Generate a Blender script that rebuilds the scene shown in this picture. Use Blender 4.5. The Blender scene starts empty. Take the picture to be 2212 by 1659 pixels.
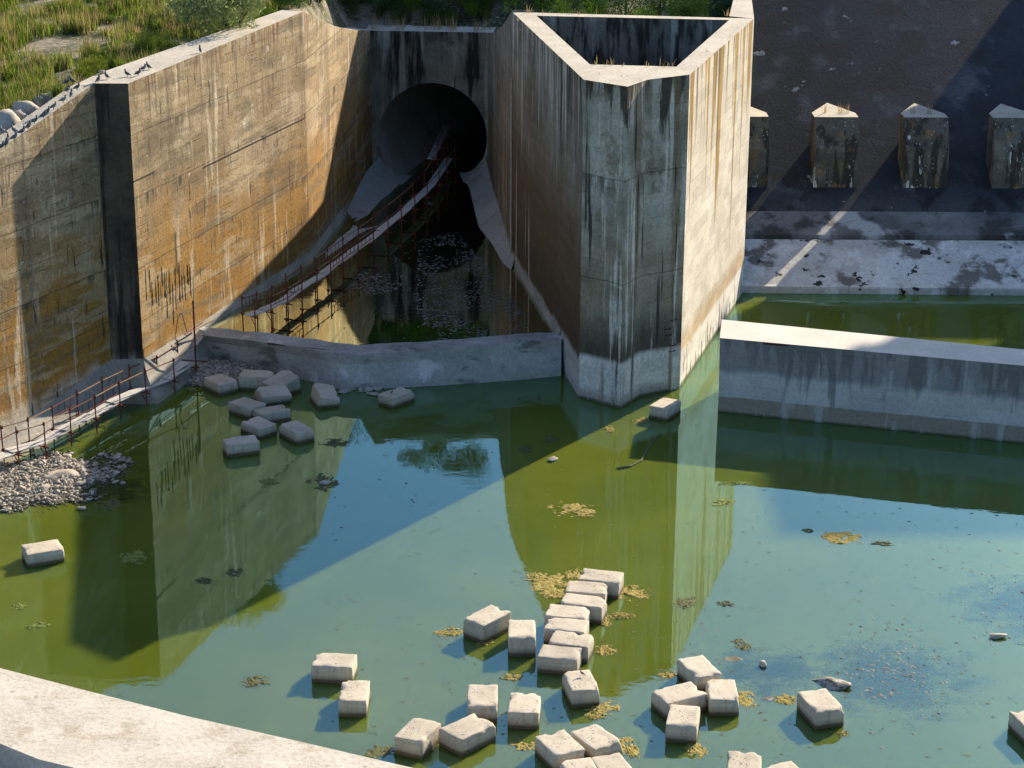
import bpy, bmesh, math, random
from mathutils import Vector, Matrix, noise as mnoise

scene = bpy.context.scene
COL = scene.collection

# ------------------------------------------------------------------ camera
PITCH = 0.33260427; ROLL = -0.0046473; CAMH = 35.477
FPX = 4556.2                                    # focal length in 2212-wide picture units
_r = Vector((1, 0, 0)); _fw = Vector((0, math.cos(PITCH), -math.sin(PITCH))); _d = Vector((0, -math.sin(PITCH), -math.cos(PITCH)))
RT = math.cos(ROLL) * _r + math.sin(ROLL) * _d
DN = -math.sin(ROLL) * _r + math.cos(ROLL) * _d
CAM = Vector((0, 0, CAMH))
cd = bpy.data.cameras.new("camera"); cam = bpy.data.objects.new("camera", cd); COL.objects.link(cam)
cd.sensor_width = 36; cd.lens = FPX / 2212 * 36; cd.clip_start = 0.5; cd.clip_end = 4000
m = Matrix.Identity(4)
for i in range(3):
    m[i][0] = RT[i]; m[i][1] = -DN[i]; m[i][2] = -_fw[i]; m[i][3] = CAM[i]
cam.matrix_world = m
scene.camera = cam

# ------------------------------------------------------------------ light
SUN_EL = math.radians(25.0); SUN_AZ = math.radians(35.5)     # azimuth measured from +Y towards +X
SD = Vector((math.sin(SUN_AZ) * math.cos(SUN_EL), math.cos(SUN_AZ) * math.cos(SUN_EL), math.sin(SUN_EL)))
world = bpy.data.worlds.new("World"); scene.world = world; world.use_nodes = True
wn = world.node_tree.nodes; wl = world.node_tree.links
sky = wn.new('ShaderNodeTexSky'); sky.sky_type = 'NISHITA'; sky.sun_disc = False
sky.sun_elevation = SUN_EL; sky.sun_rotation = SUN_AZ; sky.air_density = 1.2; sky.dust_density = 1.6; sky.ozone_density = 5.0
bg = wn['Background']; bg.inputs['Strength'].default_value = 0.09
wl.new(sky.outputs[0], bg.inputs[0])
sl = bpy.data.lights.new("sun", 'SUN'); sl.energy = 5.0; sl.angle = math.radians(0.5); sl.color = (1.0, 0.86, 0.66)
so = bpy.data.objects.new("sun", sl); COL.objects.link(so); so.location = (60, 90, 80)
so.rotation_euler = SD.to_track_quat('Z', 'Y').to_euler()
vs = scene.view_settings
vs.view_transform = 'Standard'; vs.look = 'None'; vs.exposure = 1.2; vs.gamma = 1; vs.use_curve_mapping = False

# ------------------------------------------------------------------ pixel helpers (2212x1659 units)
def ray(p): return _fw + RT * ((p[0] - 1106) / FPX) + DN * ((p[1] - 829.5) / FPX)
def atz(p, z=0.0):
    d = ray(p); return CAM + d * ((z - CAMH) / d.z)
def aty(p, y):
    d = ray(p); return CAM + d * (y / d.y)
def onwall(p, A, B):
    t = Vector((B[0] - A[0], B[1] - A[1], 0)); n = Vector((-t.y, t.x, 0)); d = ray(p)
    P0 = Vector((A[0], A[1], 0)); return CAM + d * ((P0 - CAM).dot(n) / d.dot(n))
def z4(p): return (p[0] / 3, 553 + p[1] / 3)
def z5(p): return (737.3 + p[0] / 3, 553 + p[1] / 3)
def z7(p): return (p[0] / 3, 1106 + p[1] / 3)
def z8(p): return (737.3 + p[0] / 3, 1106 + p[1] / 3)
def z9(p): return (1474.7 + p[0] / 3, 1106 + p[1] / 3)
def vv(p): return p

# ------------------------------------------------------------------ object helpers
def tag(o, label=None, cat=None, group=None, kind=None):
    if label: o['label'] = label
    if cat: o['category'] = cat
    if group: o['group'] = group
    if kind: o['kind'] = kind
    return o
def empty(name, loc):
    o = bpy.data.objects.new(name, None); COL.objects.link(o); o.location = loc; o.empty_display_size = 0.3
    return o
class MB:
    """collects faces in world coordinates"""
    def __init__(s): s.v = []; s.f = []
    def add(s, pts): 
        b = len(s.v); s.v += [Vector(p) for p in pts]; return b
    def face(s, pts):
        b = s.add(pts); s.f.append(tuple(range(b, b + len(pts))))
    def grid(s, rows, close=False):
        n = len(rows[0]); b = len(s.v)
        for r in rows: s.v += [Vector(p) for p in r]
        for i in range(len(rows) - 1):
            for j in range(n - 1 if not close else n):
                k = (j + 1) % n
                s.f.append((b + i * n + j, b + i * n + k, b + (i + 1) * n + k, b + (i + 1) * n + j))
    def box(s, c, ax, ay, az):
        c = Vector(c); b = len(s.v)
        for k in (-1, 1):
            for j in (-1, 1):
                for i in (-1, 1): s.v.append(c + ax * i + ay * j + az * k)
        for q in ((0, 2, 3, 1), (4, 5, 7, 6), (0, 1, 5, 4), (2, 6, 7, 3), (0, 4, 6, 2), (1, 3, 7, 5)): s.f.append(tuple(b + x for x in q))
    def tube(s, a, b, r, n=6):
        a = Vector(a); b = Vector(b); d = (b - a).normalized()
        u = d.orthogonal().normalized(); w = d.cross(u); i0 = len(s.v)
        for P in (a, b):
            for k in range(n):
                t = 2 * math.pi * k / n; s.v.append(P + (u * math.cos(t) + w * math.sin(t)) * r)
        for k in range(n): s.f.append((i0 + k, i0 + (k + 1) % n, i0 + n + (k + 1) % n, i0 + n + k))
        s.f.append(tuple(i0 + k for k in range(n))[::-1]); s.f.append(tuple(i0 + n + k for k in range(n)))
    def build(s, name, mat, parent=None, origin=None, smooth=False, merge=True):
        if origin is None:
            origin = Vector(parent.location) if parent is not None else Vector((sum(p.x for p in s.v) / len(s.v), sum(p.y for p in s.v) / len(s.v), min(p.z for p in s.v)))
        if parent is not None and parent.parent is not None: origin = Vector(parent.parent.location) + Vector(parent.location)
        me = bpy.data.meshes.new(name)
        me.from_pydata([tuple(p - origin) for p in s.v], [], s.f)
        if merge:
            bm = bmesh.new(); bm.from_mesh(me); bmesh.ops.remove_doubles(bm, verts=bm.verts, dist=1e-4); bmesh.ops.recalc_face_normals(bm, faces=bm.faces); bm.to_mesh(me); bm.free()
        if smooth:
            for p in me.polygons: p.use_smooth = True
        me.materials.append(mat)
        o = bpy.data.objects.new(name, me); COL.objects.link(o)
        if parent is not None: o.parent = parent
        else: o.location = origin
        return o

# ------------------------------------------------------------------ node helpers
class NT:
    def __init__(s, name):
        s.m = bpy.data.materials.new(name); s.m.use_nodes = True; s.t = s.m.node_tree; s.t.nodes.clear()
        s.out = s.t.nodes.new('ShaderNodeOutputMaterial')
        s._pos = None
    def n(s, typ): return s.t.nodes.new(typ)
    def set(s, sock, v):
        if hasattr(v, 'is_linked') or isinstance(v, bpy.types.NodeSocket): s.t.links.new(v, sock)
        elif v is not None:
            if isinstance(v, (tuple, list)) and len(v) == 3 and sock.type == 'RGBA': v = (*v, 1)
            sock.default_value = v
    def pos(s):
        if s._pos is None:
            g = s.n('ShaderNodeNewGeometry'); s._pos = g.outputs['Position']; s._nrm = g.outputs['True Normal']
            x = s.n('ShaderNodeSeparateXYZ'); s.set(x.inputs[0], s._pos); s.x, s.y, s.z = x.outputs
            q = s.n('ShaderNodeSeparateXYZ'); s.set(q.inputs[0], s._nrm); s.nx, s.ny, s.nz = q.outputs
        return s._pos
    def math(s, op, a, b=None, c=None, clamp=False):
        k = s.n('ShaderNodeMath'); k.operation = op; k.use_clamp = clamp
        s.set(k.inputs[0], a)
        if b is not None: s.set(k.inputs[1], b)
        if c is not None: s.set(k.inputs[2], c)
        return k.outputs[0]
    def vmul(s, v, t):
        k = s.n('ShaderNodeVectorMath'); k.operation = 'MULTIPLY'; s.set(k.inputs[0], v); k.inputs[1].default_value = t; return k.outputs[0]
    def vadd(s, v, t):
        k = s.n('ShaderNodeVectorMath'); k.operation = 'ADD'; s.set(k.inputs[0], v); k.inputs[1].default_value = t; return k.outputs[0]
    def noise(s, vec, scale=1.0, detail=4, rough=0.55, dist=0.0):
        k = s.n('ShaderNodeTexNoise'); s.set(k.inputs['Vector'], vec); k.inputs['Scale'].default_value = scale
        k.inputs['Detail'].default_value = detail; k.inputs['Roughness'].default_value = rough; k.inputs['Distortion'].default_value = dist
        return k.outputs[0]
    def voro(s, vec, scale=1.0, feat='F1'):
        k = s.n('ShaderNodeTexVoronoi'); k.feature = feat; s.set(k.inputs['Vector'], vec); k.inputs['Scale'].default_value = scale; return k.outputs[0]
    def step(s, v, lo, hi, a=0.0, b=1.0, smooth=True):
        k = s.n('ShaderNodeMapRange'); k.interpolation_type = 'SMOOTHSTEP' if smooth else 'LINEAR'
        s.set(k.inputs[0], v); k.inputs[1].default_value = lo; k.inputs[2].default_value = hi; k.inputs[3].default_value = a; k.inputs[4].default_value = b
        return k.outputs[0]
    def mix(s, f, a, b, mode='MIX'):
        k = s.n('ShaderNodeMix'); k.data_type = 'RGBA'; k.blend_type = mode; k.clamp_factor = True
        s.set(k.inputs[0], f); s.set(k.inputs[6], a); s.set(k.inputs[7], b); return k.outputs[2]
    def scalecol(s, col, f):
        k = s.n('ShaderNodeVectorMath'); k.operation = 'SCALE'; s.set(k.inputs[0], col); s.set(k.inputs[3], f); return k.outputs[0]
    def bump(s, h, strength=0.3, dist=0.02):
        k = s.n('ShaderNodeBump'); k.inputs['Strength'].default_value = strength; k.inputs['Distance'].default_value = dist; s.set(k.inputs['Height'], h); return k.outputs[0]
    def bsdf(s, col, rough=0.9, normal=None, spec=0.25, **kw):
        k = s.n('ShaderNodeBsdfPrincipled'); s.set(k.inputs['Base Color'], col); s.set(k.inputs['Roughness'], rough)
        k.inputs['Specular IOR Level'].default_value = spec
        if normal is not None: s.set(k.inputs['Normal'], normal)
        for a, b in kw.items(): s.set(k.inputs[a.replace('_', ' ')], b)
        return k.outputs[0]
    def done(s, sh): s.t.links.new(sh, s.out.inputs['Surface']); return s.m

def concrete(name, base, alt, big=0.35, zcols=(), streaks=(), boards=None, pits=0.3, pitcol=(0.07, 0.06, 0.05), fine=0.25, bump=0.6, rough=0.92, speck=None, patches=(), joints=()):
    """weathered cast concrete: mottling, level stains, drip streaks, board marks, pits"""
    t = NT(name); P = t.pos()
    n1 = t.noise(P, big, 6, 0.62)
    col = t.mix(t.step(n1, 0.36, 0.64), base, alt)
    for (sc, lo, hi, c, st) in patches:
        col = t.mix(t.math('MULTIPLY', t.step(t.noise(t.vadd(P, (sc * 31, 7, 3)), sc, 7, 0.68), lo, hi), st), col, c)
    for (z0, z1, c, st, amp) in zcols:          # mask is 1 at z1 side
        zz = t.math('ADD', t.z, t.math('MULTIPLY', t.math('SUBTRACT', t.noise(t.vmul(P, (1, 1, 0.25)), 0.7, 5, 0.65), 0.5), amp))
        col = t.mix(t.math('MULTIPLY', t.step(zz, min(z0, z1), max(z0, z1), 0.0 if z1 > z0 else 1.0, 1.0 if z1 > z0 else 0.0), st), col, c)
    for i, (c, s, zs, lo, hi, st, top, fall) in enumerate(streaks):
        nn = t.noise(t.vadd(t.vmul(P, (s, s, s * zs)), (i * 13.7, i * 5.1, i)), 1.0, 5, 0.6, 0.15)
        if top is not None:
            nn = t.math('ADD', nn, t.math('MULTIPLY', t.math('SUBTRACT', t.z, top), fall))
        col = t.mix(t.math('MULTIPLY', t.step(nn, lo, hi), st), col, c)
    hsum = None
    for i, (zj, jc, jst, jlen) in enumerate(joints):
        wob = t.math('MULTIPLY', t.math('SUBTRACT', t.noise(P, 0.5, 4, 0.6), 0.5), 0.25)
        d = t.math('SUBTRACT', zj, t.math('ADD', t.z, wob))
        dr = t.step(t.noise(t.vadd(t.vmul(P, (2.6, 2.6, 0.22)), (i * 9.1 + 40, 3, i)), 1.0, 5, 0.65), 0.50, 0.58)
        pres = t.step(t.noise(t.vadd(P, (i * 17, 0, 0)), 0.22, 3), 0.46, 0.58)
        band = t.math('MULTIPLY', t.step(d, -0.05, 0.05), t.step(t.math('ADD', d, t.math('MULTIPLY', t.noise(P, 1.1, 3), jlen)), jlen * 0.5, jlen * 1.4, 1, 0))
        col = t.mix(t.math('MULTIPLY', t.math('MULTIPLY', t.math('MULTIPLY', dr, band), pres), jst), col, jc)
        ln_ = t.step(t.math('ABSOLUTE', d), 0.02, 0.05, 1, 0)
        col = t.mix(t.math('MULTIPLY', ln_, 0.6), col, t.scalecol(col, 0.3))
    if boards:
        bh, bl, bst = boards
        u = t.math('SUBTRACT', t.math('MULTIPLY', t.nx, t.y), t.math('MULTIPLY', t.ny, t.x))
        wob = t.math('MULTIPLY', t.noise(P, 1.3, 3), 0.06)
        zr = t.math('DIVIDE', t.math('ADD', t.z, wob), bh); fr = t.math('FRACT', zr); row = t.math('FLOOR', zr)
        line = t.step(t.math('MINIMUM', fr, t.math('SUBTRACT', 1.0, fr)), 0.0, 0.022 / bh * 1.0, 1, 0)
        rnd = t.n('ShaderNodeTexWhiteNoise'); rnd.noise_dimensions = '1D'; t.set(rnd.inputs['W'], row)
        ur = t.math('DIVIDE', t.math('ADD', u, t.math('MULTIPLY', rnd.outputs[0], bl)), bl); uf = t.math('FRACT', ur)
        vline = t.step(t.math('MINIMUM', uf, t.math('SUBTRACT', 1.0, uf)), 0.0, 0.016 / bl, 1, 0)
        brk = t.step(t.noise(P, 0.8, 6, 0.75), 0.47, 0.66)
        ln = t.math('MULTIPLY', t.math('MAXIMUM', line, t.math('MULTIPLY', vline, 0.35)), brk)
        wall = t.step(t.math('ABSOLUTE', t.nz), 0.3, 0.6, 1, 0)
        ln = t.math('MULTIPLY', ln, wall)
        # each board takes the stain a little differently
        rb = t.n('ShaderNodeTexWhiteNoise'); rb.noise_dimensions = '2D'
        cx = t.n('ShaderNodeCombineXYZ'); t.set(cx.inputs[0], row); t.set(cx.inputs[1], t.math('FLOOR', ur)); t.set(rb.inputs['Vector'], cx.outputs[0])
        col = t.scalecol(col, t.math('ADD', 1.0 - 0.11 * bst, t.math('MULTIPLY', rb.outputs[0], 0.22 * bst)))
        col = t.mix(t.math('MULTIPLY', ln, 0.8 * bst), col, t.scalecol(col, 0.28))
        hsum = t.math('MULTIPLY', ln, -1.0)
    nf = t.noise(P, 5.5, 7, 0.72)
    col = t.scalecol(col, t.step(nf, 0.25, 0.75, 1 - fine * 1.3, 1 + fine, False))
    if pits:
        pn = t.step(t.noise(t.vmul(P, (1, 1, 0.45)), 7.0, 5, 0.75), 0.62, 0.70)
        pm = t.step(t.noise(P, 0.55, 4, 0.6), 0.42, 0.62)
        col = t.mix(t.math('MULTIPLY', t.math('MULTIPLY', pn, pm), pits), col, pitcol)
    if speck:
        c, sc, lo = speck
        vn = t.step(t.voro(P, sc), lo, lo * 0.6, 0, 1)
        col = t.mix(t.math('MULTIPLY', vn, 0.8), col, c)
    h = t.math('MULTIPLY', nf, 0.6)
    if hsum is not None: h = t.math('ADD', h, hsum)
    return t.done(t.bsdf(col, rough, t.bump(h, bump, 0.05)))

# ------------------------------------------------------------------ materials
C = {}
BLK = (0.018, 0.016, 0.015)
C['left_wall'] = concrete('ochre_stained_concrete', (0.35, 0.255, 0.140), (0.235, 0.170, 0.092), 0.16,
    zcols=[(11.5, 5.0, (0.30, 0.150, 0.018), 0.88, 8.0), (2.4, 1.2, (0.60, 0.54, 0.44), 0.92, 1.8)],
    streaks=[((0.46, 0.37, 0.235), 0.13, 6.0, 0.52, 0.60, 0.5, None, 0), ((0.17, 0.125, 0.075), 0.55, 0.04, 0.52, 0.64, 0.5, None, 0), ((0.14, 0.105, 0.065), 0.16, 7.0, 0.54, 0.60, 0.5, None, 0), ((0.66, 0.58, 0.44), 1.5, 0.09, 0.57, 0.66, 0.5, None, 0),
             ((0.13, 0.105, 0.075), 2.4, 0.12, 0.50, 0.60, 0.6, 15.9, 0.018), ((0.15, 0.055, 0.025), 3.0, 0.10, 0.55, 0.62, 0.75, 15.9, 0.06), ((0.035, 0.030, 0.024), 3.4, 0.13, 0.625, 0.66, 0.85, None, 0)],
    boards=(0.42, 3.4, 1.0), pits=0.9, fine=0.36, bump=1.0, joints=[(13.4, (0.10, 0.075, 0.05), 0.75, 1.2), (10.3, (0.03, 0.026, 0.02), 0.92, 1.0), (6.7, (0.055, 0.045, 0.03), 0.8, 0.9), (4.0, (0.14, 0.06, 0.02), 0.8, 0.7)], patches=[(0.13, 0.52, 0.60, (0.50, 0.42, 0.30), 0.55), (0.5, 0.56, 0.64, (0.15, 0.115, 0.075), 0.6), (1.1, 0.63, 0.67, (0.70, 0.66, 0.58), 0.7)])
C['step'] = concrete('shade_darkened_step_concrete', (0.10, 0.082, 0.06), (0.045, 0.038, 0.030), 0.4,  # black streaks; base darkened to stand for this return face's shade
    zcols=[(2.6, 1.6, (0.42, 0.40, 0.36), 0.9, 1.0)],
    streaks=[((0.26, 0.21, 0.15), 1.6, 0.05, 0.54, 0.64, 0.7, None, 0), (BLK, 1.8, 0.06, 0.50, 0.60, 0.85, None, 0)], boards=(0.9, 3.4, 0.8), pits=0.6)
C['footing'] = concrete('bleached_footing_concrete', (0.37, 0.345, 0.30), (0.25, 0.235, 0.20), 0.5,
    zcols=[(0.5, 0.05, (0.20, 0.19, 0.12), 0.7, 0.5)],
    streaks=[((0.20, 0.18, 0.14), 0.6, 3.0, 0.56, 0.68, 0.5, None, 0)], pits=0.5, bump=0.8)
C['portal'] = concrete('dark_dripped_concrete', (0.13, 0.12, 0.10), (0.22, 0.195, 0.155), 0.3,  # dark grey base with pale streaks and black drips from the top
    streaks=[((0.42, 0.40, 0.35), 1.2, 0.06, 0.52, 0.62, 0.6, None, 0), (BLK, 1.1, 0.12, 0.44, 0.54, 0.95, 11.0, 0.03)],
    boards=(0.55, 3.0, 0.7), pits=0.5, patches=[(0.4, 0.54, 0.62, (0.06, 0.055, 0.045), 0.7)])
C['wing'] = concrete('streaked_grey_concrete', (0.26, 0.235, 0.18), (0.18, 0.155, 0.115), 0.25,
    zcols=[(10, 3, (0.15, 0.105, 0.055), 0.8, 5.0), (2.6, 1.6, (0.5, 0.47, 0.42), 0.85, 0.8)],
    streaks=[((0.54, 0.51, 0.44), 1.8, 0.04, 0.52, 0.64, 0.55, None, 0), ((0.05, 0.043, 0.033), 1.8, 0.05, 0.56, 0.65, 0.7, 13.0, 0.012)],
    boards=(0.42, 3.2, 0.9), pits=0.3)
C['pier_left'] = concrete('brown_streaked_shade_dark_concrete', (0.25, 0.22, 0.165), (0.155, 0.125, 0.08), 0.22,  # brown streaks are stain; base kept dark to deepen this side's shade
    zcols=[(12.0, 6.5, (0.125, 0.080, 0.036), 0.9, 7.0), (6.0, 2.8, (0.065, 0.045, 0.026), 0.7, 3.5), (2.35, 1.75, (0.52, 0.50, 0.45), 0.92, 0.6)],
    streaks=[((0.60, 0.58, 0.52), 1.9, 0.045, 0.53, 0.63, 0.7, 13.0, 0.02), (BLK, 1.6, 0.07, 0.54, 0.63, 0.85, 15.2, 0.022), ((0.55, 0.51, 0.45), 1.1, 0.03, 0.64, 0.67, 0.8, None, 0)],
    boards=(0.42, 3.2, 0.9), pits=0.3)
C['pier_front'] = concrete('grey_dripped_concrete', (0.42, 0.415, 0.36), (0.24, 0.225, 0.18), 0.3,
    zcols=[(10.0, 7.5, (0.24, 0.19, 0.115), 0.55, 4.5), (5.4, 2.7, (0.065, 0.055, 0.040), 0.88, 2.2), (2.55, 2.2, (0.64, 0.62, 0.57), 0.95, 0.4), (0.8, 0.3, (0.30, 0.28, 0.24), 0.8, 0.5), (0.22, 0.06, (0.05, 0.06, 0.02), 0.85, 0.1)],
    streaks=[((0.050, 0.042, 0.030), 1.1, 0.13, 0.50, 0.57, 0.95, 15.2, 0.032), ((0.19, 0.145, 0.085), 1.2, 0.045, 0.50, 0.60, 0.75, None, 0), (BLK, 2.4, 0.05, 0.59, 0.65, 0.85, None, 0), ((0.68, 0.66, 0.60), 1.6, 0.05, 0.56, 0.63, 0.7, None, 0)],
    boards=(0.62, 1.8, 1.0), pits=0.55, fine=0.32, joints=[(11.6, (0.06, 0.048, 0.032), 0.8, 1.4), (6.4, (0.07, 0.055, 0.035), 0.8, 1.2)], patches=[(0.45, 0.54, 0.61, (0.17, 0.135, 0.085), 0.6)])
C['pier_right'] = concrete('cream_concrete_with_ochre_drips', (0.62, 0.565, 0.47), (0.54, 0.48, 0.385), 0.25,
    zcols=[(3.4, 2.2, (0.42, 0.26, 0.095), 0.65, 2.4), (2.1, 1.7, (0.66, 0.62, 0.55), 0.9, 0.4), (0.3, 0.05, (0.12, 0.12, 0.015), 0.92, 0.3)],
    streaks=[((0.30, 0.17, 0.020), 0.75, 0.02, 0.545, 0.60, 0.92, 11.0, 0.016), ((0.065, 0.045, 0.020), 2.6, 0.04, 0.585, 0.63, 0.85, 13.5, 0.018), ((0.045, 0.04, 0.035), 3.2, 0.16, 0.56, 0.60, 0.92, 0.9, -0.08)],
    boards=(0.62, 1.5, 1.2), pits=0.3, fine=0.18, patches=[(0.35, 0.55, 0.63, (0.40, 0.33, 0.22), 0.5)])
C['top'] = concrete('pale_top_concrete', (0.46, 0.42, 0.35), (0.38, 0.345, 0.285), 0.6, pits=0.6, fine=0.3, bump=0.9, patches=[(1.4, 0.60, 0.70, (0.20, 0.17, 0.12), 0.5)])  # pale warm grey with darker pits and blotches
C['recess'] = concrete('dark_streaked_concrete', (0.20, 0.19, 0.165), (0.10, 0.092, 0.08), 0.35,  # dark grey base with pale and black vertical streaks
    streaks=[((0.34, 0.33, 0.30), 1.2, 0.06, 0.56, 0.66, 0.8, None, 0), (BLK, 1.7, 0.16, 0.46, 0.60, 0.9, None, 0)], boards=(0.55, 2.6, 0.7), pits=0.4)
C['weir'] = concrete('limewashed_weir_concrete', (0.42, 0.42, 0.40), (0.30, 0.295, 0.275), 0.45,
    zcols=[(0.5, 0.1, (0.30, 0.29, 0.25), 0.7, 0.6)],
    streaks=[((0.11, 0.10, 0.085), 0.55, 2.6, 0.57, 0.68, 0.75, None, 0), ((0.60, 0.59, 0.56), 0.7, 1.0, 0.56, 0.66, 0.6, None, 0)], pits=0.6, bump=0.9)
C['sill'] = concrete('blue_grey_sill_concrete', (0.46, 0.45, 0.42), (0.39, 0.38, 0.355), 0.3,
    zcols=[(1.9, 2.35, (0.205, 0.20, 0.19), 0.9, 0.7), (0.86, 0.80, (0.24, 0.20, 0.145), 0.9, 0.12), (0.14, 0.04, (0.06, 0.065, 0.03), 0.8, 0.05)],
    streaks=[((0.11, 0.105, 0.10), 1.5, 0.12, 0.52, 0.62, 0.65, 2.4, 0.06), ((0.45, 0.44, 0.42), 1.2, 0.10, 0.56, 0.64, 0.5, None, 0)], boards=(0.5, 3.0, 0.4), pits=0.35, fine=0.2)
C['sill_top'] = concrete('white_sill_top_concrete', (0.58, 0.545, 0.49), (0.50, 0.475, 0.43), 0.5, pits=0.2, fine=0.12, bump=0.5)
C['platform'] = concrete('rough_pale_platform_concrete', (0.56, 0.52, 0.45), (0.47, 0.43, 0.365), 0.5,
    pits=0.75, pitcol=(0.17, 0.16, 0.15), fine=0.24, bump=1.0, patches=[(0.55, 0.54, 0.64, (0.34, 0.285, 0.205), 0.6), (2.2, 0.60, 0.66, (0.20, 0.185, 0.16), 0.6)])
C['chute'] = concrete('wet_shade_black_chute_concrete', (0.015, 0.020, 0.028), (0.027, 0.032, 0.039), 0.18,  # wet concrete, its colour darkened and blued to stand for the chute's shade
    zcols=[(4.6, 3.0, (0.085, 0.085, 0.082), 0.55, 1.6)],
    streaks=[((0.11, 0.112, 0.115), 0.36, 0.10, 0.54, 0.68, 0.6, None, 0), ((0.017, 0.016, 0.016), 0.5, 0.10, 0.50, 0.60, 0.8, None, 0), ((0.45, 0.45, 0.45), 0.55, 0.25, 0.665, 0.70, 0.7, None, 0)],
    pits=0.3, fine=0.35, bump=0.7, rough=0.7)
C['slab'] = concrete('grey_toe_slab_concrete', (0.12, 0.117, 0.11), (0.24, 0.235, 0.225), 0.22,
    streaks=[((0.05, 0.046, 0.042), 0.30, 0.6, 0.48, 0.58, 0.88, None, 0), ((0.50, 0.50, 0.49), 0.22, 0.6, 0.57, 0.64, 0.8, None, 0)], pits=0.6, bump=0.9)
C['apron'] = concrete('white_toe_apron_concrete', (0.60, 0.59, 0.56), (0.46, 0.445, 0.41), 0.35,
    zcols=[(0.45, 0.2, (0.40, 0.38, 0.33), 0.8, 0.3)],
    streaks=[((0.09, 0.078, 0.060), 0.36, 0.30, 0.51, 0.60, 0.85, None, 0), ((0.015, 0.013, 0.01), 0.9, 1.0, 0.62, 0.64, 0.97, None, 0), ((0.70, 0.69, 0.67), 0.5, 1, 0.54, 0.62, 0.6, None, 0)], pits=0.8, bump=0.9)
C['baffle'] = concrete('lichened_baffle_concrete', (0.20, 0.18, 0.14), (0.11, 0.098, 0.075), 0.5,
    zcols=[(7.0, 7.2, (0.115, 0.105, 0.09), 0.7, 0.3)],
    streaks=[((0.035, 0.030, 0.025), 1.3, 0.12, 0.50, 0.58, 0.85, None, 0), ((0.70, 0.68, 0.63), 1.7, 0.25, 0.60, 0.625, 0.9, 4.4, -0.025), ((0.30, 0.18, 0.07), 1.2, 0.6, 0.56, 0.64, 0.55, None, 0)],
    pits=0.6, speck=((0.55, 0.53, 0.49), 3.4, 0.16), patches=[(0.9, 0.52, 0.6, (0.05, 0.045, 0.04), 0.6)])
C['invert'] = concrete('smooth_pale_invert_concrete', (0.40, 0.385, 0.345), (0.33, 0.315, 0.28), 0.3,
    streaks=[((0.22, 0.20, 0.165), 0.9, 0.5, 0.57, 0.66, 0.5, None, 0)], boards=None, pits=0.3, fine=0.14, bump=0.5)
C['tunnel'] = concrete('tunnel_lining_concrete', (0.34, 0.325, 0.29), (0.26, 0.25, 0.22), 0.4, pits=0.3)

def block_mat():
    t = NT('pitted_block_concrete'); P = t.pos()
    oi = t.n('ShaderNodeObjectInfo'); tc = t.n('ShaderNodeTexCoord').outputs['Object']
    off = t.n('ShaderNodeVectorMath'); off.operation = 'ADD'; t.set(off.inputs[0], tc)
    cx = t.n('ShaderNodeCombineXYZ'); r = t.math('MULTIPLY', oi.outputs['Random'], 50.0)
    for i in range(3): t.set(cx.inputs[i], r)
    t.set(off.inputs[1], cx.outputs[0]); V = off.outputs[0]
    col = t.mix(t.noise(V, 1.1, 5, 0.6), (0.56, 0.505, 0.415), (0.40, 0.345, 0.265))
    col = t.scalecol(col, t.math('ADD', 0.90, t.math('MULTIPLY', oi.outputs['Random'], 0.2)))
    up = t.step(t.nz, 0.5, 0.8)
    nf = t.noise(V, 9, 7, 0.75)
    pit = t.math('MULTIPLY', t.step(t.noise(V, 1.3, 3, 0.6), 0.44, 0.60), t.step(t.noise(V, 11, 6, 0.78), 0.56, 0.62))
    col = t.mix(t.math('MULTIPLY', t.math('MULTIPLY', pit, up), 0.8), col, (0.15, 0.11, 0.07))
    lay = t.noise(t.vmul(V, (0.4, 0.4, 9)), 1.0, 4, 0.6)
    col = t.scalecol(col, t.step(lay, 0.3, 0.7, 0.86, 1.08))
    drip = t.noise(t.vmul(V, (7, 7, 0.7)), 1.0, 4, 0.65)
    col = t.mix(t.math('MULTIPLY', t.math('MULTIPLY', t.step(drip, 0.50, 0.66), t.step(up, 0, 1, 1, 0)), 0.35), col, (0.22, 0.175, 0.12))
    zz = t.math('ADD', t.z, t.math('MULTIPLY', t.math('SUBTRACT', nf, 0.5), 0.14))
    col = t.mix(t.step(zz, 0.09, 0.22, 1, 0), col, (0.028, 0.026, 0.011))
    col = t.mix(t.step(zz, 0.12, 0.42, 0.5, 0), col, (0.17, 0.13, 0.08))
    h = t.math('ADD', t.math('MULTIPLY', nf, 0.7), t.math('MULTIPLY', pit, -0.6))
    return t.done(t.bsdf(col, 0.95, t.bump(h, 0.9, 0.03)))
C['block'] = block_mat()

def simple(name, c1, c2, scale=3.0, rough=0.9, bump=0.4, spec=0.2, detail=5):
    t = NT(name); P = t.pos(); n = t.noise(P, scale, detail, 0.65)
    return t.done(t.bsdf(t.mix(t.step(n, 0.35, 0.65), c1, c2), rough, t.bump(n, bump, 0.03), spec))
C['rust'] = simple('rust_red_painted_tube', (0.17, 0.035, 0.025), (0.09, 0.03, 0.022), 9, 0.6)
C['palerail'] = simple('weathered_yellow_tube', (0.30, 0.20, 0.12), (0.20, 0.11, 0.07), 6, 0.5)
C['plank'] = simple('silvered_plank', (0.50, 0.49, 0.47), (0.38, 0.37, 0.355), 5, 0.8)
C['rock'] = simple('pale_boulder_stone', (0.46, 0.41, 0.34), (0.33, 0.29, 0.24), 2.2, 0.95, 0.8)
C['bedrock'] = simple('algae_coated_stone', (0.07, 0.065, 0.045), (0.30, 0.28, 0.23), 1.6, 0.9, 0.8)
C['slabrock'] = simple('mossy_grey_slab_stone', (0.36, 0.35, 0.31), (0.06, 0.06, 0.045), 5.0, 0.95, 0.9)
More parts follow.
